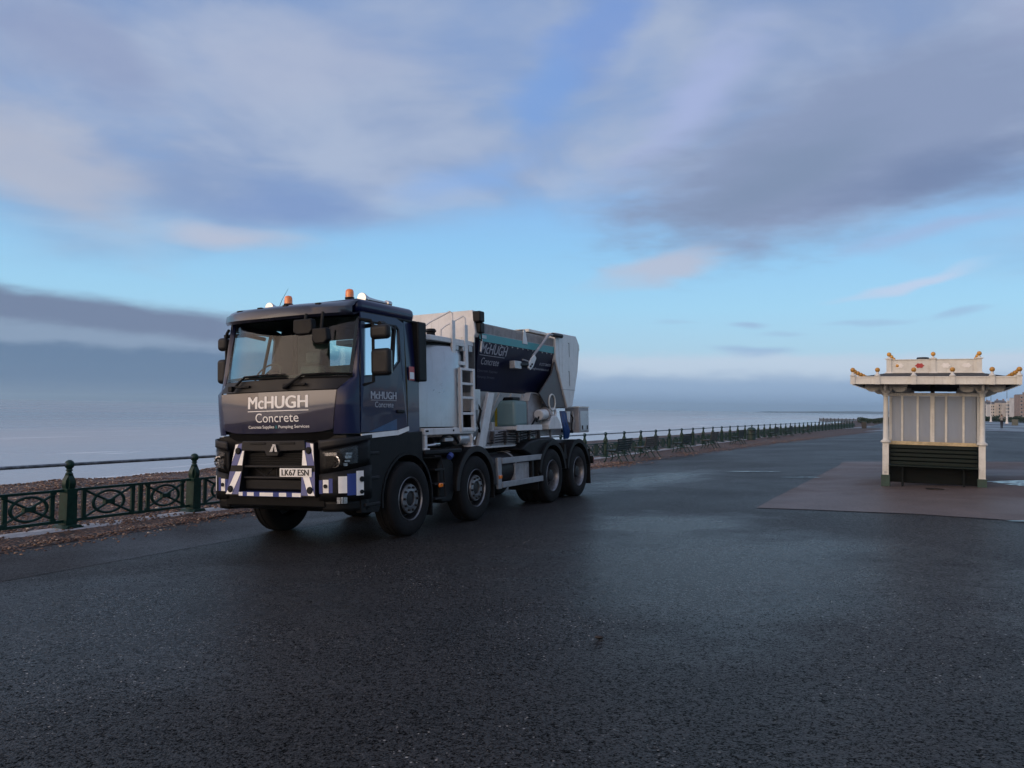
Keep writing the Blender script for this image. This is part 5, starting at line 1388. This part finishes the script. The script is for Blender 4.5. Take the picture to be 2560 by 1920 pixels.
# lantern parapet
PX, P0, P1 = 0.895, 0.24, SD - .24
for nm, b_ in (('parapet', (-PX, PX, P0, P0 + .04)), ('parapet', (-PX, PX, P1 - .04, P1)), ('parapet', (-PX, -PX + .04, P0 + .04, P1 - .04)), ('parapet', (PX - .04, PX, P0 + .04, P1 - .04))):
    o = part(nm, MB().box(*b_, 2.40, 2.685), cream, shelter, bevel=0.004)
part('parapet_coping', MB().box(-PX - .015, PX + .015, P0 - .015, P0 + .055, 2.685, 2.70), cream, shelter)
part('parapet_coping', MB().box(-PX - .01, PX + .01, P0 - .012, P0, 2.40, 2.43), cream, shelter)
pp_me = MB().box(-.05, .05, -.03, .05, 2.43, 2.70).box(-.075, .075, -.05, .06, 2.70, 2.72).lathe([(0.05, 2.72), (0.03, 2.735), (0.022, 2.76), (0.0, 2.761)], (0, 0, 0), 'z', 12).add([(-.10, -.045, 2.385), (.10, -.045, 2.385), (.10, .05, 2.385), (-.10, .05, 2.385), (-.05, -.032, 2.43), (.05, -.032, 2.43), (.05, .05, 2.43), (-.05, .05, 2.43)], [(0, 1, 5, 4), (1, 2, 6, 5), (2, 3, 7, 6), (3, 0, 4, 7)]).mesh('parapet_post', cream, 30)
pb_me = MB().sphere((0, 0, 2.81), 0.047, 18, 12).mesh('ball', gold, 60)
for x, y in [(x, P0) for x in (-PX + .03, 0, PX - .03)] + [(s * (PX - .03), P0 + k * (P1 - P0) / 5) for k in range(1, 6) for s in (-1, 1)]:
    f_ = link('parapet_post', pp_me, shelter, (x, y, 0)); link('ball', pb_me, f_)


def opening_plaque(x, mat):  # plaque in place of an opening; bright sky seen through is painted on
    mb = MB(); n = 36
    vs = [(x, P0 - .006, 2.56)] + [(x + 0.082 * math.cos(t) * (1 + .13 * math.cos(6 * t)), P0 - .006, 2.56 + 0.05 * math.sin(t) * (1 + .13 * math.cos(6 * t))) for t in [2 * math.pi * k / n for k in range(n)]]
    part('opening_plaque', mb.add(vs, [(0, 1 + k, 1 + (k + 1) % n) for k in range(n)]), mat, shelter, smooth=0)


opening_plaque(-0.66, white_v); part('opening_ball', MB().sphere((-0.70, P0 - .004, 2.56), (.035, .012, .035), 12, 8), gold, shelter); opening_plaque(-0.26, red_p); opening_plaque(0.24, white_v); opening_plaque(0.63, white_v)  # ball and red plaque stand for things seen behind the openings
part('roof_vent', MB().lathe([(0.10, 2.40), (0.10, 2.80), (0.16, 2.82), (0.13, 2.90), (0.0, 2.91)], (-0.25, 2.9, 0), 'z', 16), bin_k, shelter)
# glazed end walls and middle screen
ms = [-.60, -.296, -.013, .25, .576]


def end_wall(y, front):
    part('sill', MB().box(-.86, .86, y - .05, y + .05, .84, .915), cream_y, shelter, bevel=0.006)
    part('top_rail', MB().box(-.86, .86, y - .035, y + .035, 1.90, 1.97), cream, shelter, bevel=0.005)
    for x in ms:
        w_ = .042 if abs(x) < .02 else .022
        part('mullion', MB().box(x - w_, x + w_, y - .03, y + .03, .915, 1.90), cream, shelter, bevel=0.004)
    for x in (-.845, .845):
        part('mullion', MB().box(x - .016, x + .016, y - .03, y + .03, .915, 1.90), cream, shelter)
    e = [-.83] + ms + [.83]
    for i, (x0, x1) in enumerate(zip(e, e[1:])):
        part('pane', MB().box(x0 + .02, x1 - .02, y - .004, y + .004, .915, 1.90), pane_m, shelter, smooth=0)
    part('lower_board', MB().box(-.86, .86, y - .012, y + .012, .02, .84), green_d, shelter)


end_wall(0.30, True); end_wall(SD - .3, False)
part('upper_post', MB().box(-.05, .03, .27, .33, 1.97, 2.2), green_d, shelter)
part('screen_board', MB().box(-.03, .01, .35, SD - .35, .02, .84), green_d, shelter)
part('screen_rail', MB().box(-.045, .025, .35, SD - .35, .84, .91), cream, shelter)
part('screen_rail', MB().box(-.045, .025, .35, SD - .35, 1.90, 1.97), cream, shelter)
for k in range(6):
    y = .36 + k * (SD - .72) / 6
    part('pane', MB().box(-.012, -.004, y + .02, y + (SD - .72) / 6 - .02, .91, 1.90), pane_m, shelter, smooth=0)
    part('mullion', MB().box(-.035, .015, y - .02, y + .02, .91, 1.90), cream, shelter)
# end bench facing the paving
for k in range(5):
    z = .80 - k * .088
    part('slat', MB().box(-.84, .84, .205 - k * .016, .235 - k * .016, z - .036, z + .036), slat_g, shelter, bevel=0.008)
for k in range(3):
    y = .08 - k * .11
    part('slat', MB().box(-.84, .84, y - .048, y + .048, .385, .415), slat_g, shelter, bevel=0.008)
for x in (-.58, .58):
    part('bench_leg', MB().box(x - .018, x + .018, -.10, .22, .34, .385).box(x - .018, x + .018, -.08, -.04, -.05, .34).box(x - .018, x + .018, .16, .2, -.05, .34), green_d, shelter)
part('plaque', MB().box(-.935, -.885, -.068, -.063, .22, .27), galv, shelter)
cv = tag(part('drain_cover', MB().lathe([(0.0, 0.0), (0.20, 0.0), (0.20, 0.012), (0.17, 0.014), (0.0, 0.014)], (0, 0, 0), 'z', 20), pebble_d), 'small round iron cover set in the brown paving before the shelter', 'cover')
cv.location = W(19.0, -0.42, zg(19.0, -.42) + .006); cv.rotation_euler = (0, R(2.5), 0)


# ================================================================== RAILING
BAY = 2.51
railing = link('seafront_railing', None)
railing.location = W(8.68, 11.9, zg(8.68, 11.9))
tag(railing, 'long green cast iron railing with ball topped posts along the beach edge', 'railing')
post_me = MB().prism([(-.21, -.10), (.21, -.10), (.21, .01), (.15, .06), (.11, .10), (-.11, .10), (-.15, .06), (-.21, .01)], 'y', -.17, .17)
post_me.prism([(-.092, .10), (.092, .10), (.085, .60), (.095, .62), (.095, .66), (-.095, .66), (-.095, .62), (-.085, .60)], 'y', -.095, .095)
post_me = post_me.mesh('post', iron, 25)
loop_me = MB()
ring = [(0.075, .66), (.092, .72), (.085, .79), (.05, .85), (.03, .885), (-.03, .885), (-.05, .85), (-.085, .79), (-.092, .72), (-.075, .66)]
inn = [(0.04, .69), (.046, .73), (.042, .78), (.022, .82), (.005, .835), (-.005, .835), (-.022, .82), (-.042, .78), (-.046, .73), (-.04, .69)]
for y0, y1 in ((-.045, .045),):
    n = len(ring)
    vs = [(x, y, z) for y in (y0, y1) for lst in (ring, inn) for x, z in lst]
    fs = [(i, (i + 1) % n, n + (i + 1) % n, n + i) for i in range(n)] + [(2 * n + i, 3 * n + i, 3 * n + (i + 1) % n, 2 * n + (i + 1) % n) for i in range(n)]
    fs += [(i, 2 * n + i, 2 * n + (i + 1) % n, (i + 1) % n) for i in range(n)] + [(n + i, n + (i + 1) % n, 3 * n + (i + 1) % n, 3 * n + i) for i in range(n)]
    loop_me.add(vs, fs)
loop_me = loop_me.mesh('post_loop', iron, 30)
cap_me = MB().lathe([(0.05, .88), (.058, .895), (.04, .915), (.038, .93), (.055, .945), (.04, .965), (.045, .975)], (0, 0, 0), 'z', 14).sphere((0, 0, 1.035), 0.074, 16, 12).mesh('ball_cap', iron, 50)
rail_me = MB().cyl((0.03, 0, 1.035), (BAY - .03, 0, 1.035), 0.027, n=12, cap=False).mesh('handrail', iron_rail, 60)
frame_me = MB().box(.09, BAY - .09, -.022, .022, .615, .655).box(.09, BAY - .09, -.022, .022, .135, .18).mesh('panel', iron, 0)
bars = {}
bar_x = [(.27, .035), (1.19, .035), (1.345, .04), (1.50, .035), (2.24, .035)]
bal_me = [(x, MB().box(-w, w, -.016, .016, .18, .615).mesh('baluster', iron, 0)) for x, w in bar_x]
ell_me = MB().torus((0, 0, .397), 0.178, .020, 'y', 30, 8, sx=1.62).mesh('ring', iron, 60)
diag = lambda sx: MB().tube([(-.43 * sx, 0, .19), (-.12 * sx, 0, .335), (0, 0, .397), (.12 * sx, 0, .46), (.43 * sx, 0, .605)], .021, 6)
cr_me = MB()
for sx in (1, -1):
    q = diag(sx); cr_me.add(q.v, q.f)
cr_me.box(-.09, .09, -.035, .035, .36, .434); cr_me = cr_me.mesh('cross', iron, 40)
allp = MB().box(.09, BAY - .09, -.022, .022, .615, .655).box(.09, BAY - .09, -.022, .022, .135, .18)
for x, w in bar_x: allp.box(x - w, x + w, -.016, .016, .18, .615)
for cx in (.73, 1.87):
    q = MB().torus((cx, 0, .397), 0.178, .020, 'y', 20, 6, sx=1.62); allp.add(q.v, q.f)
    for sx in (1, -1):
        q = MB().tube([(cx - .43 * sx, 0, .19), (cx, 0, .397), (cx + .43 * sx, 0, .605)], .021, 4); allp.add(q.v, q.f)
    allp.box(cx - .09, cx + .09, -.035, .035, .36, .434)
allp = allp.mesh('panel', iron, 40)
pa = 8.68 - 2 * BAY; fp_list = []
while pa < 134:
    fp_list.append(W(pa, fence_l(pa), zg(pa, fence_l(pa))))
    sl = -0.0008 * max(0, pa - 30); pa += BAY / math.sqrt(1 + sl * sl)
for i, p in enumerate(fp_list[:-1]):
    dvec = fp_list[i + 1] - p; yaw = math.atan2(dvec.y, dvec.x); pit = -math.asin(max(-1, min(1, dvec.z / dvec.length)))
    def child(nm, me, par=railing):
        o = link(nm, me, par)
        if par is railing:
            o.location = p - railing.location; o.rotation_euler = (0, pit, yaw)
        return o
    po = child('post', post_me); link('post_loop', loop_me, po); link('post_loop', loop_me, po).rotation_euler = (0, 0, math.pi / 2); link('ball_cap', cap_me, po)
    child('handrail', rail_me)
    if i < 12:
        pn = child('panel', frame_me)
        for x, me in bal_me: link('baluster', me, pn, (x, 0, 0))
        for cx in (.73, 1.87):
            link('ring', ell_me, pn, (cx, 0, 0)); link('cross', cr_me, pn, (cx, 0, 0))
    else:
        child('panel', allp)

# ================================================================== BENCHES
def side_frame():
    """cast iron bench end in the y (seat forward) / z plane"""
    mb = MB()
    for path, r in (([(-.05, .86), (-.02, .62), (.04, .44), (.10, .40), (.42, .42), (.47, .40)], .02),
                    ([(.04, .43), (-.02, .30), (-.12, .12), (-.20, .02), (-.25, .0)], .022),
                    ([(.44, .41), (.46, .30), (.42, .16), (.46, .04), (.52, .0)], .022),
                    ([(-.02, .64), (.12, .66), (.36, .64), (.44, .60), (.44, .42)], .016),
                    ([(.0, .26), (.12, .20), (.28, .20), (.44, .26)], .014)):
        q = MB().tube([(0, y, z) for y, z in path], r, 6); mb.add(q.v, q.f)
    return mb


end_me = side_frame().mesh('bench_end', iron, 50)
slat_me = {}
for col_ in ('g', 'b'):
    slat_me[col_] = MB().box(-.86, .86, -.012, .012, -.032, .032).mesh('slat', slat_g if col_ == 'g' else slat_b, 0)
ordn = ['nearest the truck tail', 'second from the truck', 'third from the truck', 'fourth from the truck', 'fifth from the truck', 'sixth from the truck', 'seventh from the truck', 'farthest from the truck']
for k, (a, l, c_) in enumerate([(30.0, 9.85, 'g'), (33.6, 9.85, 'b'), (39.2, 9.75, 'g'), (44.5, 9.6, 'b'), (51.3, 9.45, 'g'), (66.0, 9.5, 'g'), (73.5, 9.4, 'g'), (82.0, 8.9, 'b')]):
    bn = link('bench', None); bn.location = W(a, l, zg(a, l) + .03); bn.rotation_euler = (0, 0, math.pi / 2 - YAW + R(random.uniform(-2, 2)))
    tag(bn, '%s slatted bench facing the sea, %s' % ('dark green' if c_ == 'g' else 'brown', ordn[k]), 'bench', 'benches along the shingle verge')
    for x in (-.72, 0, .72): link('bench_end', end_me, bn, (x, 0, 0))
    for j in range(5):
        t_ = j / 4; o = link('slat', slat_me[c_], bn, (0, -.062 + .055 * (1 - t_) ** 1.5 - .012, .50 + .085 * j)); o.rotation_euler = (R(10), 0, 0)
    for j in range(5):
        o = link('slat', slat_me[c_], bn, (0, .08 + .085 * j, .435)); o.rotation_euler = (R(90), 0, 0)

# bins
b1 = tag(part('litter_bin', MB().lathe([(0.27, 0), (.30, .03), (.30, .70), (.33, .74), (.33, .80), (.24, .90), (.10, .96), (0, .965)], (0, 0, 0), 'z', 18), bin_m), 'round green litter bin standing against the railing', 'bin')
b1.location = W(61.5, 10.55, zg(61.5, 10.55))
part('bin_band', MB().lathe([(.304, .40), (.308, .40), (.308, .46), (.304, .46)], (0, 0, 0), 'z', 18, True), slat_g, b1)
part('bin_mouth', MB().box(-.14, .14, -.318, -.30, .60, .70), bin_k, b1)
b2 = tag(part('litter_bin', MB().prism([(-.28, 0), (.28, 0), (.34, .75), (.30, .86), (-.30, .86), (-.34, .75)], 'y', -.28, .28), bin_k, bevel=0.02), 'square black litter bin at the far end of the railing', 'bin')
b2.location = W(121, 6.0, zg(121, 6.0)); b2.rotation_euler = (0, 0, -YAW)
part('bin_lid', MB().box(-.32, .32, -.30, .30, .86, .90), bin_m, b2, bevel=0.01)


def xy(px, Y): return (px - 1280) / 2070 * Y, Y


def zat(x, y):
    v_ = Vector((x, y, 0)); return zg(v_.dot(AX), v_.dot(LX))


# lamp posts on the landward side
lp_base = MB().lathe([(0.36, -.1), (.36, .16), (.26, .22), (.22, .40), (.18, 1.05), (.21, 1.12), (.21, 1.20), (.15, 1.28), (.11, 1.72), (.14, 1.76), (.14, 1.82), (.09, 1.86)], (0, 0, 0), 'z', 14).mesh('lamp_base', lamp_w, 40)
lp_shaft = MB().cyl((0, 0, 1.84), (0, 0, 5.2), .075, .055, 10).mesh('lamp_shaft', lamp_w, 60)
lp_top = MB().cyl((0, 0, 5.2), (0, 0, 8.3), .05, .035, 8).lathe([(.05, 8.3), (.09, 8.32), (.04, 8.40), (0, 8.5)], (0, 0, 0), 'z', 8).tube([(0, 0, 7.2), (.35, 0, 7.75), (.8, 0, 7.9), (1.1, 0, 7.75)], .03, 6).mesh('lamp_pole', lamp_d, 50)
lp_head = MB().lathe([(0.0, 7.72), (.10, 7.70), (.26, 7.56), (.24, 7.52), (.12, 7.42), (0, 7.40)], (1.1, 0, 0), 'z', 12).mesh('lantern', lamp_d, 50)
for px, Y, lb in ((2518, 171, 'tall white based lamp post just right of the walking person'), (2478, 207, 'white based lamp post left of the walking person'), (2466, 246, 'farthest lamp post, close beside the shelter column')):
    x, y = xy(px, Y); lp = link('lamp_post', lp_base); lp.location = (x, y, zat(x, y)); lp.rotation_euler = (0, 0, R(70))
    tag(lp, lb, 'lamp post', 'lamp posts along the seafront road')
    link('lamp_shaft', lp_shaft, lp); link('lamp_pole', lp_top, lp); link('lantern', lp_head, lp)

# walking person
x, y = xy(2505, 103)
pts = {'pelvis': (0, 0, .95), 'belly': (0, 0.01, 1.12), 'chest': (0, .0, 1.32), 'neck': (0, 0, 1.46), 'head': (0, .02, 1.56), 'crown': (0, .02, 1.70),
       'sl': (-.17, 0, 1.40), 'el': (-.30, .02, 1.16), 'wl': (-.20, .16, 1.08), 'hl': (-.13, .22, 1.12), 'sr': (.17, 0, 1.40), 'er': (.31, .0, 1.18), 'wr': (.20, .14, 1.30), 'hr': (.14, .20, 1.38),
       'hipl': (-.09, 0, .90), 'kl': (-.08, .10, .50), 'al': (-.07, .02, .09), 'tl': (-.07, .16, .04), 'hipr': (.09, 0, .90), 'kr': (.07, -.02, .50), 'ar': (.06, -.20, .11), 'tr': (.06, -.06, .04)}
rad = {'pelvis': .15, 'belly': .135, 'chest': .16, 'neck': .06, 'head': .095, 'crown': .075, 'sl': .075, 'el': .055, 'wl': .042, 'hl': .04, 'sr': .075, 'er': .055, 'wr': .042, 'hr': .04, 'hipl': .10, 'kl': .075, 'al': .055, 'tl': .04, 'hipr': .10, 'kr': .075, 'ar': .055, 'tr': .04}
names = list(pts)
ed = [('pelvis', 'belly'), ('belly', 'chest'), ('chest', 'neck'), ('neck', 'head'), ('head', 'crown'), ('chest', 'sl'), ('sl', 'el'), ('el', 'wl'), ('wl', 'hl'), ('chest', 'sr'), ('sr', 'er'), ('er', 'wr'), ('wr', 'hr'), ('pelvis', 'hipl'), ('hipl', 'kl'), ('kl', 'al'), ('al', 'tl'), ('pelvis', 'hipr'), ('hipr', 'kr'), ('kr', 'ar'), ('ar', 'tr')]
me = bpy.data.meshes.new('person'); me.from_pydata([pts[k] for k in names], [(names.index(a), names.index(b)) for a, b in ed], [])
tmp = bpy.data.objects.new('person', me); COL.objects.link(tmp)
md = tmp.modifiers.new('skin', 'SKIN'); tmp.modifiers.new('sub', 'SUBSURF').render_levels = 1
tmp.modifiers['sub'].levels = 1
for i, k in enumerate(names):
    me.skin_vertices[0].data[i].radius = (rad[k], rad[k]); me.skin_vertices[0].data[i].use_root = (k == 'pelvis')
dg = bpy.context.evaluated_depsgraph_get()
body = bpy.data.meshes.new_from_object(tmp.evaluated_get(dg))
bpy.data.objects.remove(tmp)
for mt_ in (jack_m, trou_m, skin_m): body.materials.append(mt_)
body.materials.clear()
for mt_ in (jack_m, trou_m, skin_m): body.materials.append(mt_)
for p in body.polygons:
    z = p.center.z; p.material_index = 2 if z > 1.47 else (1 if z < .98 and abs(p.center.x) < .22 else 0); p.use_smooth = True
person = link('person', body); person.location = (x, y, zat(x, y) + .03); person.rotation_euler = (0, 0, R(-30))
tag(person, 'person in a grey top and dark trousers walking on the far pavement', 'person')
part('hair', MB().sphere((0, -.01, 1.655), (.10, .115, .10), 12, 8), trou_m, person)

# roadside cabinet
x, y = xy(2538, 142)
cb = tag(part('utility_cabinet', MB().box(-.48, .48, -.25, .25, -.05, 1.0), box_m, bevel=0.015), 'olive grey utility cabinet standing before the hedge', 'cabinet')
cb.location = (x, y, zat(x, y)); cb.rotation_euler = (0, 0, R(-30))
part('cabinet_top', MB().box(-.51, .51, -.28, .28, 1.0, 1.06), box_m, cb, bevel=0.01)
part('cabinet_door', MB().box(-.44, -.01, -.262, -.25, .06, .94), box_m, cb); part('cabinet_door', MB().box(.01, .44, -.262, -.25, .06, .94), box_m, cb)


def hedge(p0, p1, h, th, n, label, seed):
    rr = np.random.RandomState(seed); p0 = Vector(p0); p1 = Vector(p1)
    root = link('hedge', None); root.location = ((p0.x + p1.x) / 2, (p0.y + p1.y) / 2, zat((p0.x + p1.x) / 2, (p0.y + p1.y) / 2))
    tag(root, label, 'hedge')
    d_ = p1 - p0; L_ = d_.length; t_ = d_ / L_; nn = Vector((-t_.y, t_.x))
    vs = []; fs = []
    for k in range(n):
        s = rr.uniform(-L_ / 2, L_ / 2); q = rr.uniform(-1, 1) * th; top = h * (.86 + .18 * math.sin(s * .7) * math.sin(s * .23 + seed)) ; z = rr.uniform(0, 1) ** .7 * top
        c_ = Vector((t_.x * s + nn.x * q, t_.y * s + nn.y * q, z)); r_ = rr.uniform(.07, .17)
        u_ = Vector(rr.normal(size=3)).normalized(); w_ = u_.orthogonal().normalized() * r_; v_ = u_.cross(w_.normalized()) * r_ * .6
        o = len(vs); vs += [c_ - w_, c_ + v_, c_ + w_, c_ - v_]; fs.append((o, o + 1, o + 2, o + 3))
    part('foliage', MB().add(vs, fs), leaf, root, smooth=0)
    core = MB(); m_ = int(L_ / 1.5)
    for k in range(m_):
        s = -L_ / 2 + (k + .5) * L_ / m_; core.cyl((t_.x * s, t_.y * s, -.1), (t_.x * s + .1, t_.y * s, h * .7), .06, .02, 5)
    part('stem', core, bark, root)


hedge(xy(2455, 226), xy(2640, 178), 1.55, .7, 9000, 'long dark green hedge behind the lamp posts and the utility cabinet', 1)
hedge(xy(2148, 176), xy(2262, 166), 1.3, .7, 3500, 'dark green hedge beyond the end of the railing, left of the shelter', 2)

# ------------------------------------------------------------------ far buildings
win_cache = {}


def building(px0, px1, Y, top, floors, cols, mat, label, roofkind='flat', win=(1.1, 1.5), bay=False):
    x0, x1 = (px0 - 1280) / 2070 * Y, (px1 - 1280) / 2070 * Y; wd = x1 - x0; cx = (x0 + x1) / 2; dp = 14.0
    z0 = 0.0; h = top
    root = link('building', None); root.location = (cx, Y, z0); root.rotation_euler = (0, 0, R(-14)); tag(root, label, 'building')
    part('wall', MB().box(-wd / 2, wd / 2, 0, dp, -.5, h), mat, root, smooth=0)
    part('cornice', MB().box(-wd / 2 - .15, wd / 2 + .15, -.25, -.01, h - .5, h - .15), conc_w, root, smooth=0)
    if roofkind == 'pitch':
        rf = part('roof', MB().prism([(-.3, h), (dp / 2, h + 2.6), (dp + .3, h)], 'x', -wd / 2 - .1, wd / 2 + .1), slate_f, root, smooth=0)
        for s in (-.35, .35):
            part('chimney', MB().box(wd * s - .7, wd * s + .7, dp / 2 - .5, dp / 2 + .5, h + 1.5, h + 3.9), brick_f, rf, smooth=0)
    else:
        rf = part('roof', MB().box(-wd / 2 + .3, wd / 2 - .3, .3, dp - .3, h, h + .35), slate_f, root, smooth=0)
        part('roof_plant', MB().box(-wd * .15, wd * .1, 4, 8, h + .35, h + 2.2), mat, rf, smooth=0)
    key = win
    if key not in win_cache:
        w_, h_ = win
        win_cache[key] = (MB().box(-w_ / 2, w_ / 2, -.06, -.005, 0, h_).mesh('pane', pane_f, 0),
                          MB().box(-w_ / 2 - .12, -w_ / 2, -.10, -.005, 0, h_).box(w_ / 2, w_ / 2 + .12, -.10, -.005, 0, h_).box(-w_ / 2 - .12, w_ / 2 + .12, -.10, -.005, h_, h_ + .14).box(-w_ / 2 - .2, w_ / 2 + .2, -.22, -.005, -.16, 0).mesh('window', conc_w, 0))
    fh = (h - 1.0) / floors
    for f_ in range(floors):
        for c_ in range(cols):
            wx = -wd / 2 + (c_ + .5) * wd / cols
            o = link('window', win_cache[key][1], root, (wx, 0, .9 + f_ * fh)); link('pane', win_cache[key][0], o)
        if bay and f_:
            part('balcony', MB().box(-wd / 2 + .4, wd / 2 - .4, -1.2, -.02, .5 + f_ * fh - .12, .5 + f_ * fh + .04), conc_w, root, smooth=0)
    return root


building(2450, 2477, 820, 13.0, 4, 5, brick_f, 'brown brick seafront house with slate roof next to the shelter column', 'pitch')
building(2477.5, 2497, 800, 12.2, 4, 4, conc_w, 'pale rendered house with slate roof left of the walking person', 'pitch')
building(2497.5, 2517, 790, 13.6, 4, 4, conc, 'cream terrace house behind the walking person', 'pitch')
building(2517.5, 2538, 770, 13.4, 4, 4, conc, 'cream terrace house with dark bays right of the tall lamp post', 'flat', (2.6, 1.9))
building(2538.5, 2552, 720, 17.0, 6, 2, conc_w, 'tall white apartment block with balconies near the right edge', 'flat', (2.0, 1.4), True)
building(2552.5, 2590, 700, 19.5, 6, 5, brick_f, 'tall brick apartment block at the right edge', 'flat', (1.6, 1.5))

# groyne and the far coast
gr = link('timber_groyne', None); gr.location = (184, 448, -4.8); tag(gr, 'dark timber groyne running out into the sea beyond the railing', 'groyne')
d0, d1 = Vector((-14, 9, 0)), Vector((14, -9, 0))
for k in range(18):
    q = d0.lerp(d1, k / 17); part('pile', MB().box(q.x - .18, q.x + .18, q.y - .18, q.y + .18, -1, 3.4 + .2 * (k % 2)), wood_m, gr, smooth=0)
for k in range(3):
    mb = MB(); n_ = Vector((9, 14, 0)).normalized() * .28
    mb.add([p_ + n_ * s + Vector((0, 0, z)) for p_ in (d0, d1) for s in (-.6, -1) for z in (1.6 + k * .55, 2.05 + k * .55)], [(0, 1, 5, 4), (2, 6, 7, 3), (0, 2, 3, 1), (4, 5, 7, 6), (1, 3, 7, 5), (0, 4, 6, 2)])
    part('plank', mb, wood_m, gr, smooth=0)
cm = paint('far_coast', (0.09, 0.11, 0.12), 0.9, var=0.3, scale=0.004)
mb = MB(); vs = []
NN = 90
for k in range(NN + 1):
    t_ = k / NN; px = 1950 + 520 * t_; Y = 5200 + 900 * math.sin(t_ * 2.2)
    hh = 0.55 * (2 + 22 * min(1, t_ * 2.6) ** 1.5 + 12 * math.sin(t_ * 9) * t_ + 6 * math.sin(t_ * 31) * t_) + 30 * max(0, t_ - .35)
    x = (px - 1280) / 2070 * Y
    vs += [(x, Y, -6), (x + 5, Y + 60, hh * .55), (x + 20, Y + 300, hh), (x + 60, Y + 900, -6)]
mb.add(vs, [(k * 4 + i, k * 4 + i + 1, (k + 1) * 4 + i + 1, (k + 1) * 4 + i) for k in range(NN) for i in range(3)])
tag(part('coastline', mb, cm, smooth=60), kind='structure')
st_ = tag(part('stone', MB().sphere((0, 0, .012), (.035, .02, .014), 8, 6), pebble_d), 'small dark stone lying on the open asphalt', 'stone')
st_.location = W(5.51, 1.966, zg(5.51, 1.966) + .004)


# ================================================================== sea air
mt, gg, out = newmat('sea_haze')
pv = gg.node('ShaderNodeVolumePrincipled'); pv.inputs['Color'].default_value = (0.62, 0.85, 1.0, 1); pv.inputs['Density'].default_value = 0.00012; pv.inputs['Anisotropy'].default_value = 0.2
gg.l.new(pv.outputs[0], out.inputs['Volume'])
hz = part('haze', MB().box(-13500, 13500, -13500, 13500, -14, 90), mt, smooth=0)
tag(hz, kind='stuff'); hz['label'] = 'thin pale sea haze over the whole scene'; hz['category'] = 'haze'
scene.cycles.volume_bounces = 0
